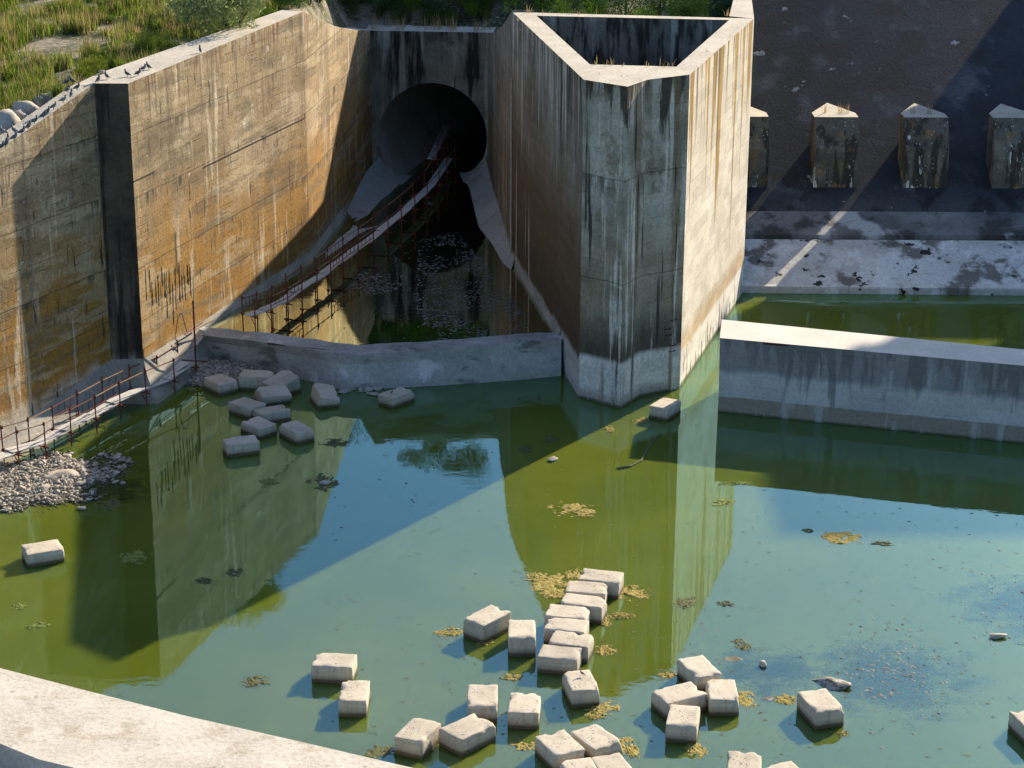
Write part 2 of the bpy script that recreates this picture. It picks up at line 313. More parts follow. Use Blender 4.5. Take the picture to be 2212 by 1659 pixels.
C['algae'] = simple('dry_yellow_algae', (0.35, 0.27, 0.08), (0.15, 0.13, 0.03), 5, 0.95, 1.0, detail=8)
C['algae_dark'] = simple('wet_dark_algae', (0.06, 0.07, 0.025), (0.12, 0.12, 0.05), 5, 0.9, 1.0, detail=8)
C['algae_green'] = simple('bright_green_algae', (0.17, 0.22, 0.04), (0.09, 0.12, 0.03), 5, 0.9, 1.0, detail=8)
C['bark'] = simple('grey_brown_bark', (0.12, 0.095, 0.07), (0.07, 0.055, 0.04), 6, 0.95, 0.8)
C['pigeon'] = simple('slate_pigeon_plumage', (0.055, 0.058, 0.07), (0.14, 0.14, 0.155), 9, 0.6)
C['pigeon_pale'] = simple('pale_pigeon_plumage', (0.26, 0.26, 0.27), (0.10, 0.10, 0.115), 8, 0.6)
C['leafscum'] = simple('pale_floating_leaf', (0.18, 0.18, 0.175), (0.06, 0.065, 0.055), 7, 0.5, spec=0.5)
C['iron'] = simple('rusted_iron_strip', (0.075, 0.032, 0.028), (0.04, 0.02, 0.018), 8, 0.7)

def pebble_mat():
    t = NT('mixed_river_gravel'); P = t.pos()
    v = t.n('ShaderNodeTexVoronoi'); t.set(v.inputs['Vector'], P); v.inputs['Scale'].default_value = 7.0
    sep = t.n('ShaderNodeSeparateColor'); t.set(sep.inputs[0], v.outputs['Color'])
    col = t.mix(sep.outputs[0], (0.20, 0.17, 0.13), (0.52, 0.47, 0.40))
    col = t.scalecol(col, t.step(t.noise(P, 14, 5), 0.3, 0.7, 0.75, 1.1))
    zz = t.math('ADD', t.z, t.math('MULTIPLY', t.noise(P, 2, 3), 0.06))
    col = t.mix(t.step(zz, 0.05, 0.14, 0.85, 0), col, (0.05, 0.045, 0.022))
    return t.done(t.bsdf(col, 0.95))
C['pebble'] = pebble_mat()

def leaf_mat(name, c1, c2, trans=0.35, vary=1.5):
    t = NT(name); P = t.pos()
    n = t.noise(P, vary, 3); w = t.n('ShaderNodeTexWhiteNoise'); 
    g = t.n('ShaderNodeNewGeometry')
    f = t.math('ADD', t.math('MULTIPLY', g.outputs['Random Per Island'], 0.55), t.math('MULTIPLY', t.step(n, 0.3, 0.7), 0.45))
    col = t.mix(f, c1, c2)
    d = t.n('ShaderNodeBsdfDiffuse'); t.set(d.inputs[0], col)
    tr = t.n('ShaderNodeBsdfTranslucent'); t.set(tr.inputs[0], col)
    mx = t.n('ShaderNodeMixShader'); mx.inputs[0].default_value = trans; t.set(mx.inputs[1], d.outputs[0]); t.set(mx.inputs[2], tr.outputs[0])
    return t.done(mx.outputs[0])
C['olive_leaf'] = leaf_mat('silvery_olive_leaf', (0.09, 0.14, 0.045), (0.38, 0.44, 0.20), 0.5)
C['yellow_leaf'] = leaf_mat('yellow_green_leaf', (0.14, 0.19, 0.02), (0.30, 0.33, 0.05))
C['dark_leaf'] = leaf_mat('deep_green_leaf', (0.030, 0.065, 0.018), (0.075, 0.14, 0.03))
C['mid_leaf'] = leaf_mat('mid_green_leaf', (0.045, 0.10, 0.015), (0.17, 0.27, 0.04))
C['grass'] = leaf_mat('tall_green_grass', (0.05, 0.10, 0.012), (0.22, 0.27, 0.04), 0.45, 0.4)
C['straw'] = leaf_mat('dry_straw_grass', (0.28, 0.20, 0.08), (0.46, 0.36, 0.18), 0.4, 0.4)

def ground_mat():
    t = NT('stony_bank_earth'); P = t.pos(); n = t.noise(P, 0.25, 6, 0.65)
    col = t.mix(t.step(n, 0.42, 0.6), (0.045, 0.05, 0.02), (0.24, 0.20, 0.145))
    col = t.mix(t.step(t.noise(P, 4, 6, 0.75), 0.54, 0.64), col, (0.36, 0.32, 0.26))
    col = t.mix(t.step(t.z, 0.3, 1.0, 1, 0), col, (0.10, 0.10, 0.045))
    return t.done(t.bsdf(col, 0.95, t.bump(t.noise(P, 6, 5), 0.8, 0.05)))
C['ground'] = ground_mat()

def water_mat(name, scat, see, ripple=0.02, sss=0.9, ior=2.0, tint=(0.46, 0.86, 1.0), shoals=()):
    t = NT(name); P = t.pos()
    big = t.noise(P, 0.10, 4, 0.6); col = t.mix(t.step(big, 0.35, 0.68), scat[0], scat[1])
    fl = t.step(t.noise(P, 5.5, 4, 0.7), 0.70, 0.74)                       # specks drifting on the surface
    fl = t.math('MULTIPLY', fl, t.step(t.noise(P, 0.35, 3), 0.45, 0.65))
    col = t.mix(t.math('MULTIPLY', fl, 0.5), col, (0.20, 0.17, 0.04))
    body = t.n('ShaderNodeBsdfPrincipled'); t.set(body.inputs['Base Color'], col); body.inputs['Roughness'].default_value = 1.0
    body.inputs['Specular IOR Level'].default_value = 0.0
    body.inputs['Subsurface Weight'].default_value = 1.0; body.inputs['Subsurface Radius'].default_value = (1.0, 1.0, 0.8); body.inputs['Subsurface Scale'].default_value = sss
    tr = t.n('ShaderNodeBsdfTransparent'); tr.inputs[0].default_value = (0.62, 0.74, 0.55, 1)
    m1 = t.n('ShaderNodeMixShader'); sv = see
    if shoals:
        for (sx, sy, sr) in shoals:
            dv = t.n('ShaderNodeVectorMath'); dv.operation = 'DISTANCE'; t.set(dv.inputs[0], P); dv.inputs[1].default_value = (sx, sy, 0)
            dd = t.math('ADD', dv.outputs['Value'], t.math('MULTIPLY', t.math('SUBTRACT', t.noise(P, 0.8, 6, 0.72), 0.5), sr * 3.2))
            sv = t.math('MAXIMUM', sv, t.step(dd, sr * 0.3, sr * 1.35, 0.80, see))
    t.set(m1.inputs[0], sv); t.set(m1.inputs[1], body.outputs[0]); t.set(m1.inputs[2], tr.outputs[0])
    hn = t.math('ADD', t.noise(t.vmul(P, (1, 1.6, 1)), 1.6, 3, 0.5), t.math('MULTIPLY', t.noise(P, 0.35, 2), 1.2))
    calm = t.step(t.noise(P, 0.12, 2), 0.40, 0.62, 0.25, 1.0)
    nb = t.bump(t.math('MULTIPLY', hn, calm), ripple, 0.05)
    gl = t.n('ShaderNodeBsdfGlossy'); gl.inputs['Roughness'].default_value = 0.012; gl.inputs['Color'].default_value = (*tint, 1); t.set(gl.inputs['Normal'], nb)  # tint colours the mirrored light: bluer sky, dimmer wall reflections
    fr = t.n('ShaderNodeFresnel'); fr.inputs['IOR'].default_value = ior; t.set(fr.inputs['Normal'], nb)
    m2 = t.n('ShaderNodeMixShader'); t.set(m2.inputs[0], fr.outputs[0]); t.set(m2.inputs[1], m1.outputs[0]); t.set(m2.inputs[2], gl.outputs[0])
    return t.done(m2.outputs[0])
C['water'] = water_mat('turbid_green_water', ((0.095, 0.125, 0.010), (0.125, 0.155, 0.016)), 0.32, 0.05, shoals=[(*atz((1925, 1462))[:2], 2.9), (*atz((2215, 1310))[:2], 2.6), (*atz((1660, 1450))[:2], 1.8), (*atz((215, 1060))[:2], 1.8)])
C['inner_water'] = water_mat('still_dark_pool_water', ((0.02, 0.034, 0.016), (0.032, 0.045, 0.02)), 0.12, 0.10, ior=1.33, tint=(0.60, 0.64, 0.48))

# ------------------------------------------------------------------ plan of the structures (metres)
ZT = 16.2
T0 = atz((1107, 26), ZT); T1 = atz((1261, 172), ZT); T2 = atz((1356, 187), ZT); T3 = atz((1399, 172), ZT); T4 = atz((1490, 161), ZT); T5 = atz((1629, 40), ZT)
RA = atz((1159, 34), ZT); RB = atz((1274, 139), ZT); RC = atz((1461, 144), ZT); RD = atz((1575, 43), ZT)
PR = Vector((-1.74, 140.6, 11.7)); PL = Vector((-9.6, 141.2, 11.7))
L0 = Vector((-12.02, 120.77, 16.2)); C1 = Vector((-18.5, 100.4, 15.97)); S0 = Vector((-20.12, 100.4, 15.97))
def sec1(k): return Vector((-20.12 - 3.18 * k, 100.4 - 7.0 * k, 15.97 - 1.77 * k))
S1 = sec1(3.0)
ZB = -0.42            # pool bed
ZI = 1.58             # water level behind the weir
def dn(p, z): return Vector((p[0], p[1], z))

# ------------------------------------------------------------------ ground sheet
FRONT = [(-47.9, 39.0), (S0.x - 0.75 - 9.54, S0.y + 0.3 - 21.0), (S0.x - 0.75, S0.y + 0.3), (C1.x - 0.7, C1.y + 0.7), (L0.x - 0.7, L0.y + 0.3), (PL.x - 0.6, PL.y + 0.5), (PR.x + 0.7, PR.y + 0.6), (T0.x + 0.8, T0.y + 0.1), (12.3, 119.6), (13.0, 121), (13.0, 200), (62, 200), (62, 39)]
def inside(x, y, poly):
    r = False; n = len(poly)
    for i in range(n):
        x1, y1 = poly[i]; x2, y2 = poly[(i + 1) % n]
        if (y1 > y) != (y2 > y) and x < (x2 - x1) * (y - y1) / (y2 - y1) + x1: r = not r
    return r
def sm(t): t = max(0, min(1, t)); return t * t * (3 - 2 * t)
def gz(x, y):
    if inside(x, y, FRONT): return ZB
    left = max(8.0, min(15.1, 13.3 + (y - 93) * 0.19)) + 0.25 * mnoise.noise(Vector((x * 0.3, y * 0.3, 0)))
    left -= 0.8 * sm((-21 - x) / 10) * sm((115 - y) / 12)
    back = 11.2 + 2.0 * sm((x - 2.5) / 2) + 0.3 * mnoise.noise(Vector((x * 0.3, y * 0.3, 4)))
    hill = sm((15 - abs(x)) / 4.0) * 16.6 * sm((y - 142) / 28.0)
    w = sm((x + 13.5) / 3.0) * sm((y - 118) / 4)
    z = left * (1 - w) + back * w + hill
    if y > 200: z = max(z, 12) + (y - 200) * 0.01
    if x > 62: z = 9.0
    if y < 39: z = 6.0
    return z
def steps(lo, hi, st):
    n = int(round((hi - lo) / st)); return [lo + (hi - lo) * i / n for i in range(n + 1)]
xs = [-1500, -700, -350, -180, -100, -70, -55] + steps(-48, 16, 0.5) + [20, 28, 36, 44, 52, 61.5, 62.5, 80, 120, 250, 600, 1500]
ys = [-1500, -600, -200, -60, 0, 30, 38.5, 39.5, 45, 55, 65, 72] + steps(78, 176, 0.5) + [182, 190, 199.5, 200.5, 215, 250, 320, 500, 900, 2000]
me = bpy.data.meshes.new('ground'); nx = len(xs)
me.from_pydata([(x, y, gz(x, y)) for y in ys for x in xs], [], [(j * nx + i, j * nx + i + 1, (j + 1) * nx + i + 1, (j + 1) * nx + i) for j in range(len(ys) - 1) for i in range(nx - 1) if not (-9.9 < xs[i] < -1.6 and 140.4 < ys[j] < 142.6)])
me.materials.append(C['ground']); g = bpy.data.objects.new('ground', me); COL.objects.link(g); tag(g, 'stony earth bank and pool bed under everything', 'ground', kind='structure')
for p in me.polygons: p.use_smooth = True

# ------------------------------------------------------------------ water
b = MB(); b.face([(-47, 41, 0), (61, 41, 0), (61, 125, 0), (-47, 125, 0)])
o = b.build('water', C['water']); tag(o, 'turbid green pool water with sky reflections tinted blue', 'water', kind='structure')
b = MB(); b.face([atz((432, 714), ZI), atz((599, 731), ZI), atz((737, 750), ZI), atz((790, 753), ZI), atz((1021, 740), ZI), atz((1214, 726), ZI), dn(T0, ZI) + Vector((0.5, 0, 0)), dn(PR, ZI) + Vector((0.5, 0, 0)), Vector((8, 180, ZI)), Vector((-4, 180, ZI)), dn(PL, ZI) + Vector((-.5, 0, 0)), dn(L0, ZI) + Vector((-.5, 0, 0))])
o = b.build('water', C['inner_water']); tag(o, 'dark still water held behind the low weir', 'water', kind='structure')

# ------------------------------------------------------------------ walls
def wall_seg(mb, a, bb, za, zb, zbot=ZB - 0.3, n=1, m_=10):
    """vertical face from a to b with top heights za..zb"""
    rows = []
    for j in range(m_ + 1):
        r = []
        for i in range(n + 1):
            t = i / n; zt = za + (zb - za) * t; p = Vector((a[0] + (bb[0] - a[0]) * t, a[1] + (bb[1] - a[1]) * t, 0))
            p.z = zbot + (zt - zbot) * j / m_; r.append(p)
        rows.append(r)
    mb.grid(rows)

BK1 = atz((150, 188), 15.97); BK0 = sec1(3.0) + (BK1 - S0); BK2 = atz((214, 158), 15.97); BL0 = Vector((-13.3, 121.3, 16.2)); BPL = Vector((-10.9, 142.4, 11.7))
lw = empty('retaining_wall', (-19, 103, ZB)); tag(lw, 'tall ochre stained concrete retaining wall with stepped face beside the scaffold walkway', 'wall')
b = MB(); wall_seg(b, S1, S0, S1.z, S0.z, n=6)
b.build('wall_section', C['left_wall'], lw)
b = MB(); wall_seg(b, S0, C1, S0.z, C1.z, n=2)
b.build('step_face', C['step'], lw)['label'] = 'narrow return face of the wall step, coloured dark for its shade'
b = MB(); wall_seg(b, C1, L0, C1.z, L0.z, n=8)
b.build('wall_section', C['left_wall'], lw)
def coping(a, bb, t, drop=0.0): return a.z + (bb.z - a.z) * t - drop * math.sin(math.pi * t)
b = MB(); N = 10; rows = [[] for _ in range(9)]
for i in range(N + 1):
    t = i / N; p = L0.lerp(PL, t); zt = coping(L0, PL, t, 0.35)
    for j in range(9): rows[j].append(dn(p, ZB + (zt - ZB) * j / 8))
b.grid(rows); b.build('wall_section', C['left_wall'], lw)
b = MB()
b.grid([[sec1(3 - 0.5 * i) for i in range(7)], [sec1(3 - 0.5 * i) + (BK1 - S0) for i in range(7)]])
b.face([S0, C1, BK2, BK1]); b.face([C1, L0, BL0, BK2])
front = []; back = []
for i in range(N + 1):
    t = i / N; zt = coping(L0, PL, t, 0.35); front.append(dn(L0.lerp(PL, t), zt)); back.append(dn(BL0.lerp(BPL, t), zt))
b.grid([front, back])
b.build('coping', C['top'], lw)['label'] = 'sunlit flat top of the wall'
b = MB(); wall_seg(b, BK0, BK1, BK0.z, BK1.z, 6); wall_seg(b, BK1, BK2, 15.97, 15.97, 6); wall_seg(b, BK2, BL0, 15.97, 16.2, 6); b.grid([[dn(p, 6) for p in back], back])
wall_seg(b, S1, BK0, S1.z, S1.z)
b.build('rear_face', C['left_wall'], lw)
# ribbed spalling low on the face beside the step
r = random.Random(31)
for i in range(17):
    xt = 316 + i * 6.3 + r.uniform(-1.5, 1.5); yt = 575 + i * -1.2 + r.uniform(0, 45); yb = yt + r.uniform(45, 110); b = MB(); nn_ = Vector((L0.y - C1.y, -(L0.x - C1.x), 0)).normalized(); tt_ = Vector((-nn_.y, nn_.x, 0))
    rows = []
    for k in range(13):
        f = k / 12; p = onwall((xt + f * 3, yt + (yb - yt) * f), C1, L0); w = 0.05 * (0.5 + abs(mnoise.noise(p * 2.3)) * 1.6) * (1 if 0 < k < 12 else 0.2); h = 0.045 * (0.4 + abs(mnoise.noise(p * 3.1))) * (1 if 0 < k < 12 else 0); c0 = p + tt_ * 0.03 * mnoise.noise(p * 1.7)
        rows.append([c0 - tt_ * w + nn_ * 0.002, c0 - tt_ * w * .5 + nn_ * h, c0 + tt_ * w * .5 + nn_ * h, c0 + tt_ * w + nn_ * 0.002])
    b.grid(rows); b.build('spalled_rib', C['left_wall'], lw)
# rusty cold joint bars left in the face
b = MB()
nrm = Vector((L0.y - C1.y, -(L0.x - C1.x), 0)).normalized()
for (a_, c_) in (((287, 392), (335, 369)), ((440, 360), (658, 254))):
    A_ = onwall(a_, C1, L0) + nrm * 0.03; B_ = onwall(c_, C1, L0) + nrm * 0.03; b.tube(A_, B_, 0.025, 5)
b.build('tie_bar', C['iron'], lw)

def offset_line(pts, d):
    out = []
    for i, p in enumerate(pts):
        ds = []
        if i > 0: ds.append((pts[i] - pts[i - 1]).to_2d().normalized())
        if i < len(pts) - 1: ds.append((pts[i + 1] - pts[i]).to_2d().normalized())
        ns = [Vector((q.y, -q.x)) for q in ds]; nn = sum(ns, Vector((0, 0))); k = d * 2 / max(nn.length_squared, 0.6) if len(ns) == 2 else d
        nn = nn * (k if len(ns) == 2 else d); out.append(Vector((p.x + nn.x, p.y + nn.y, 0)))
    return out
def fillet(name, pts, tops, parent, mat, side=1, prof=((0.012, 0.0), (0.30, 0.42), (1.05, 1.0), (1.5, 1.35))):
    b = MB(); rows = []
    for (d, f) in prof:
        ol = offset_line(pts, d * side); rows.append([Vector((q.x, q.y, tops[i] + (ZB * 0.0 - tops[i]) * f if f <= 1 else ZB)) for i, q in enumerate(ol)])
    b.grid(rows); return b.build(name, mat, parent)
# footing of the left wall (subdivided line)
ptsL = [sec1(3 - 0.5 * i) for i in range(6)] + [S0, C1] + [C1.lerp(L0, i / 5) for i in range(1, 6)] + [L0.lerp(PL, 0.25), L0.lerp(PL, 0.5)]
topsL = [0.6, 0.6, 0.6, 0.75, 1.0, 1.5, 2.0, 2.05] + [2.0] * 5 + [2.1, 2.2]
fillet('footing', ptsL, topsL, lw, C['footing'])['label'] = 'bleached sloping footing along the wall base'

# ------------------------------------------------------------------ tunnel portal
pt = empty('tunnel_portal', (PL.x, PL.y, ZB)); tag(pt, 'dark concrete headwall with a round tunnel mouth behind the inner pool', 'tunnel portal')
axp = (PR - PL); axp.z = 0; Wp = axp.length; axp.normalize(); npx = Vector((axp.y, -axp.x, 0))        # towards the camera
cc = onwall((935, 296), PL, PR); RAD = 3.70; NS = 48
ring = [cc + axp * (RAD * math.cos(2 * math.pi * i / NS)) + Vector((0, 0, RAD * math.sin(2 * math.pi * i / NS))) for i in range(NS)]
ucen = (cc - PL).dot(axp)
def onrect(i):
    a = 2 * math.pi * i / NS; dx, dz = math.cos(a), math.sin(a); ks = []
    if dx > 1e-6: ks.append((Wp + 0.4 - ucen) / dx)
    if dx < -1e-6: ks.append((-ucen - 0.4) / dx)
    if dz > 1e-6: ks.append((11.7 - cc.z) / dz)
    if dz < -1e-6: ks.append((ZB - 1.2 - cc.z) / dz)
    k = min(ks); return cc + axp * (dx * k) + Vector((0, 0, dz * k))
rect = [onrect(i) for i in range(NS)]
# make sure the four rectangle corners are present
b = MB(); b.grid([ring, [r.lerp(q, 0.5) for r, q in zip(ring, rect)], rect], close=True)
for (u, z) in ((-0.4, 11.7), (Wp + 0.4, 11.7), (Wp + 0.4, ZB - 1.2), (-0.4, ZB - 1.2)):
    cpt = PL + axp * u; cpt.z = z
    best = sorted(range(NS), key=lambda i: (rect[i] - cpt).length)[:2]; b.face([rect[best[0]], cpt, rect[best[1]]])
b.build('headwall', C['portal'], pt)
dirt = Vector((math.sin(math.radians(13)), math.cos(math.radians(13)), 0))
b = MB(); b.grid([[p + dirt * d for p in ring] for d in (0, 3, 8, 15, 25, 40)], close=True); b.face([p + dirt * 40 for p in ring])
b.build('tunnel_lining', C['tunnel'], pt, smooth=True)
b = MB(); A_ = PL + axp * -0.4; B_ = PL + axp * (Wp + 0.4); A_.z = B_.z = 11.7
bx = []; fx = []
for i in range(17):
    t = i / 16; p = A_.lerp(B_, t); fx.append(p + Vector((0, 0, 0))); bx.append(p - npx * 2.2 + Vector((0, 0, 0.10 * mnoise.noise(Vector((i * 0.7, 0, 0))))))
b.grid([fx, bx]); b.build('coping', C['top'], pt)
# warped inverts, left and right of the water
def loft(name, top, inner, parent, mat, sag=0.45):
    b = MB(); rows = []
    for k in range(7):
        f = k / 6; r = []
        for a_, c_ in zip(top, inner):
            p = a_.lerp(c_, f); p.z -= sag * math.sin(math.pi * f) * min(1, (a_.z - c_.z)) ; r.append(p)
        rows.append(r)
    rows.append([dn(rows[-1][i] + (rows[-1][i] - rows[-2][i]) * 1.5, ZB) for i in range(len(top))])
    b.grid(rows); o = b.build(name, mat, parent, smooth=True); return o
def circ(px): 
    return onwall(px, PL, PR) + npx * 0.02
topL = [onwall(p, L0, PL) + Vector((0.02, 0, 0)) for p in ((700, 545), (722, 505), (745, 465), (768, 415), (790, 372))] + [circ((819, 338))]
inL = [atz(p, ZI) for p in ((704, 556), (735, 535), (775, 505), (818, 487), (852, 448), (892, 378))]
inn_far = [cc + axp * (RAD * 0.98 * math.cos(a)) + Vector((0, 0, RAD * 0.98 * math.sin(a))) for a in (math.radians(197), math.radians(238))]

loft('invert', topL, inL, pt, C['invert'])['label'] = 'pale warped concrete invert beside the walkway'
topR = [onwall(p, T1, T0) + Vector((-0.02, 0, 0)) for p in ((1112, 556),)] + [onwall(p, T0, PR) + Vector((-0.02, 0, 0)) for p in ((1103, 540), (1090, 490), (1081, 453), (1066, 410), (1056, 365))] + [circ((1048, 335))]
inR = [atz(p, ZI) for p in ((1098, 594), (1070, 573), (1045, 541), (1001, 498), (990, 445), (988, 403), (992, 372))]
f0 = cc + axp * (RAD * 0.98 * math.cos(math.radians(-20))) + Vector((0, 0, RAD * 0.98 * math.sin(math.radians(-20)))); f1 = cc + axp * (RAD * 0.98 * math.cos(math.radians(-58)))

loft('invert', topR, inR, pt, C['invert'])['label'] = 'pale warped concrete invert under the pier side'

# ------------------------------------------------------------------ wing wall between portal and pier
ww = empty('wing_wall', (T0.x, T0.y, ZB)); tag(ww, 'grey streaked wing wall falling from the pier to the tunnel headwall', 'wall')
b = MB(); rows = [[] for _ in range(9)]; fr_ = []; bk_ = []
for i in range(N + 1):
    t = i / N; p = T0.lerp(PR, t); zt = coping(Vector((0, 0, ZT + 0.12)), PR, t, 0.45)
    for j in range(9): rows[j].append(dn(p, ZB + (zt - ZB) * j / 8))
    fr_.append(dn(p, zt)); bk_.append(dn(p + Vector((1.25, 0.15, 0)), zt))
b.grid(rows); b.build('wall_section', C['wing'], ww)
b = MB(); b.grid([fr_, bk_]); b.build('coping', C['top'], ww)
b = MB(); b.grid([[dn(p, 8) for p in bk_], bk_]); b.face([dn(T0, ZT), fr_[0], bk_[0], dn(bk_[0], ZT)]); b.build('rear_face', C['wing'], ww)
b = MB(); g0 = T0 + (T0 - T1).normalized() * 0.02 + Vector((-0.03, -0.25, 0)); b.tube(dn(g0, 2.0), dn(g0, 12.4), 0.05, 6); b.build('joint_pipe', C['top'], ww)['label'] = 'pale vertical pipe in the corner joint'

# ------------------------------------------------------------------ pier
pr = empty('dividing_pier', (T2.x, T2.y + 4, ZB)); tag(pr, 'massive angular concrete pier with hollow top between tunnel pool and spillway', 'pier')
for nm, A_, B_, mt, lb in (('side_face', T1, T0, 'pier_left', 'brown streaked side of the pier, coloured darker for its shade'), ('nose_face', T2, T1, 'pier_front', 'shaded nose face with black drips'), ('nose_face', T3, T2, 'pier_front', None), ('nose_face', T4, T3, 'pier_front', None), ('side_face', T5, T4, 'pier_right', 'sunlit cream side with ochre drips')):
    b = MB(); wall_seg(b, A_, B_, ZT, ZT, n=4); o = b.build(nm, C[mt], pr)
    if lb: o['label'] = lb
b = MB()
for q in ((T0, T1, RB, RA), (T1, T2, RB), (T2, T3, RC, RB), (T3, T4, RC), (T4, T5, RD, RC), (T5, T0, RA, RD)): b.face([Vector(p) for p in q])
b.build('top_ring', C['top'], pr)['label'] = 'sunlit rim around the hollow top'
b = MB(); wall_seg(b, RA, RB, ZT, ZT, 10.5); wall_seg(b, RB, RC, ZT, ZT, 10.5); wall_seg(b, RC, RD, ZT, ZT, 10.5); wall_seg(b, RD, RA, ZT, ZT, 10.5); b.face([dn(RA, 10.5), dn(RB, 10.5), dn(RC, 10.5), dn(RD, 10.5)])
b.build('recess', C['recess'], pr)['label'] = 'dark streaked inner walls of the hollow'
b = MB(); wall_seg(b, T0, T5, ZT, ZT); b.build('rear_face', C['recess'], pr)
for p in ((1454, 690), (1441, 710), (1443, 723), (1452, 745), (1450, 758)):    # step irons on the nose
    P = onwall(p, T4, T3); nf_ = Vector((-(T4.y - T3.y), (T4.x - T3.x), 0)).normalized(); nf_ = nf_ if nf_.y < 0 else -nf_
    tf = (T4 - T3); tf.z = 0; tf.normalize(); b = MB(); b.tube(P - tf * .18 + nf_ * .1, P + tf * .18 + nf_ * .1, .02, 5); b.tube(P - tf * .18, P - tf * .18 + nf_ * .1, .02, 5); b.tube(P + tf * .18, P + tf * .18 + nf_ * .1, .02, 5); b.build('step_iron', C['iron'], pr)
b = MB()   # proud bleached skirt at the waterline of the nose
ol = offset_line([T0, T1, T2, T3, T4, T5], -0.10)
# curb along the tunnel side
tcurb = [T1.lerp(T0, 0.24 + 0.76 * i / 6) for i in range(7)]
fillet('footing', tcurb, [2.05, 2.0, 2.0, 2.0, 2.0, 1.95, 1.9], pr, C['footing'], side=-1)['label'] = 'bleached curb along the pier foot inside the weir'

# ------------------------------------------------------------------ chute wall beyond the pier
cw = empty('chute_wall', (T5.x, T5.y, ZB)); tag(cw, 'pale concrete side wall climbing beside the dark spillway chute', 'wall')
e1 = atz((1624, 0), ZT); dchute = (e1 - T5); dchute.z = 0; dchute.normalize()
lf0 = atz((1575, 35), ZT); lf1 = atz((1584, 0), ZT); dl = (lf1 - lf0); dl.z = 0; dl.normalize()
def ctop(y): return max(ZT, 3.05 + 0.575 * (y - 126.85) + 3.0)
ro = []; li = []
for k in (0, 3, 6, 9, 14, 20, 26, 32):
    p = T5 + dchute * k; q = lf0 + dl * k; ro.append(dn(p, ctop(p.y))); li.append(dn(q, ctop(p.y)))
b = MB(); b.grid([[dn(p, ZB) for p in ro], ro]); b.build('side_face', C['wing'], cw)
b = MB(); b.grid([ro, li]); b.build('coping', C['top'], cw)
b = MB(); b.grid([[dn(p, 8) for p in li], li]); b.build('rear_face', C['wing'], cw)

# ------------------------------------------------------------------ weir
we = empty('weir', (-7, 104, ZB)); tag(we, 'low bent concrete weir wall holding the inner tunnel pool', 'weir')
ST = [((428, 704), (436, 724), (420, 768)), ((520, 713), (515, 732), (500, 786)), ((599, 721), (590, 741), (582, 803)), ((680, 731), (668, 753), (660, 822)), ((737, 740), (737, 763), (733, 841)), ((790, 744), (778, 766), (758, 842)), ((900, 740), (903, 759), (895, 836)), ((1021, 731), (1027, 750), (1027, 828)), ((1120, 722), (1120, 741), (1118, 821)), ((1222, 716), (1213, 735), (1212, 812))]
ZW = 1.75; rng = random.Random(4)
bt, ft, md, bs = [], [], [], []
for i, (p, q, r) in enumerate(ST):
    j = rng.uniform(-0.05, 0.05); A_ = atz(p, ZW); B_ = atz(q, ZW); D_ = atz(r, 0.0)
    A_.z += j; B_.z += j * 0.5; bt.append(A_); ft.append(B_); md.append(B_.lerp(D_, 0.32) + Vector((0, 0.25, 0))); bs.append(D_)
def dense(L, k=4, amp=0.03):
    out = []
    for i in range(len(L) - 1):
        for s_ in range(k):
            p = L[i].lerp(L[i + 1], s_ / k); out.append(p + Vector((0, amp * mnoise.noise(p * 1.7), amp * mnoise.noise(p * 1.3 + Vector((9, 0, 0))))))
    return out + [L[-1]]
bt, ft, md, bs = dense(bt, 5, 0.07), dense(ft, 5, 0.05), dense(md, 5, 0.03), dense(bs, 5, 0.03)
b = MB(); b.grid([[dn(p + Vector((0, 0.25, 0)), ZB) for p in bt], bt, ft, md, bs, [dn(p - Vector((0, .1, 0)), ZB) for p in bs]])
b.build('weir_wall', C['weir'], we)
b = MB(); A_ = atz((578, 741), 1.70); B_ = atz((738, 760), 1.70); b.box((A_ + B_) / 2 + Vector((0, -0.06, 0)), (B_ - A_) / 2, Vector((0, 0.03, 0)), Vector((0, 0, 0.035))); b.build('iron_strip', C['iron'], we)

# ------------------------------------------------------------------ long sill
si = empty('sill', (18, 100, ZB)); tag(si, 'long smooth blue grey concrete sill with white sunlit top below the spillway', 'sill')
ZS = 3.8
F0 = atz((1555, 730), ZS); K0 = atz((1559, 690), ZS); F1 = atz((2212, 790), ZS); K1 = atz((2212, 755), ZS); G0 = atz((1552, 890), 0); G1 = atz((2212, 958), 0)
def ext(a, c, k=2.0): return a + (c - a) * k
F1, K1, G1 = ext(F0, F1), ext(K0, K1), ext(G0, G1)
def mids(F, G): return [F, F.lerp(G, 0.42), F.lerp(G, 0.8), G, dn(G, ZB)]
b = MB(); b.grid([[a_.lerp(c_, i / 8) for i in range(9)] for a_, c_ in zip(mids(F0, G0), mids(F1, G1))]); b.build('face', C['sill'], si)
b = MB(); b.grid([[K0.lerp(K1, i / 8) for i in range(9)], [F0.lerp(F1, i / 8) for i in range(9)]]); b.build('top', C['sill_top'], si)
b = MB(); b.grid([[dn(K0, ZB), dn(K1, ZB)], [K0, K1]]); m0 = mids(F0, G0); b.face([K0] + m0 + [dn(K0, ZB)]); b.build('rear_face', C['sill'], si)
b = MB()
for (p, q) in (((1648, 741), (1722, 747)), ((1948, 765), (1957, 767))):
    A_ = atz(p, ZS - 0.06); B_ = atz(q, ZS - 0.06); b.box((A_ + B_) / 2 + Vector((0, -0.02, 0)), (B_ - A_) / 2, Vector((0, 0.03, 0)), Vector((0, 0, 0.05)))
b.build('rust_strip', C['iron'], si)

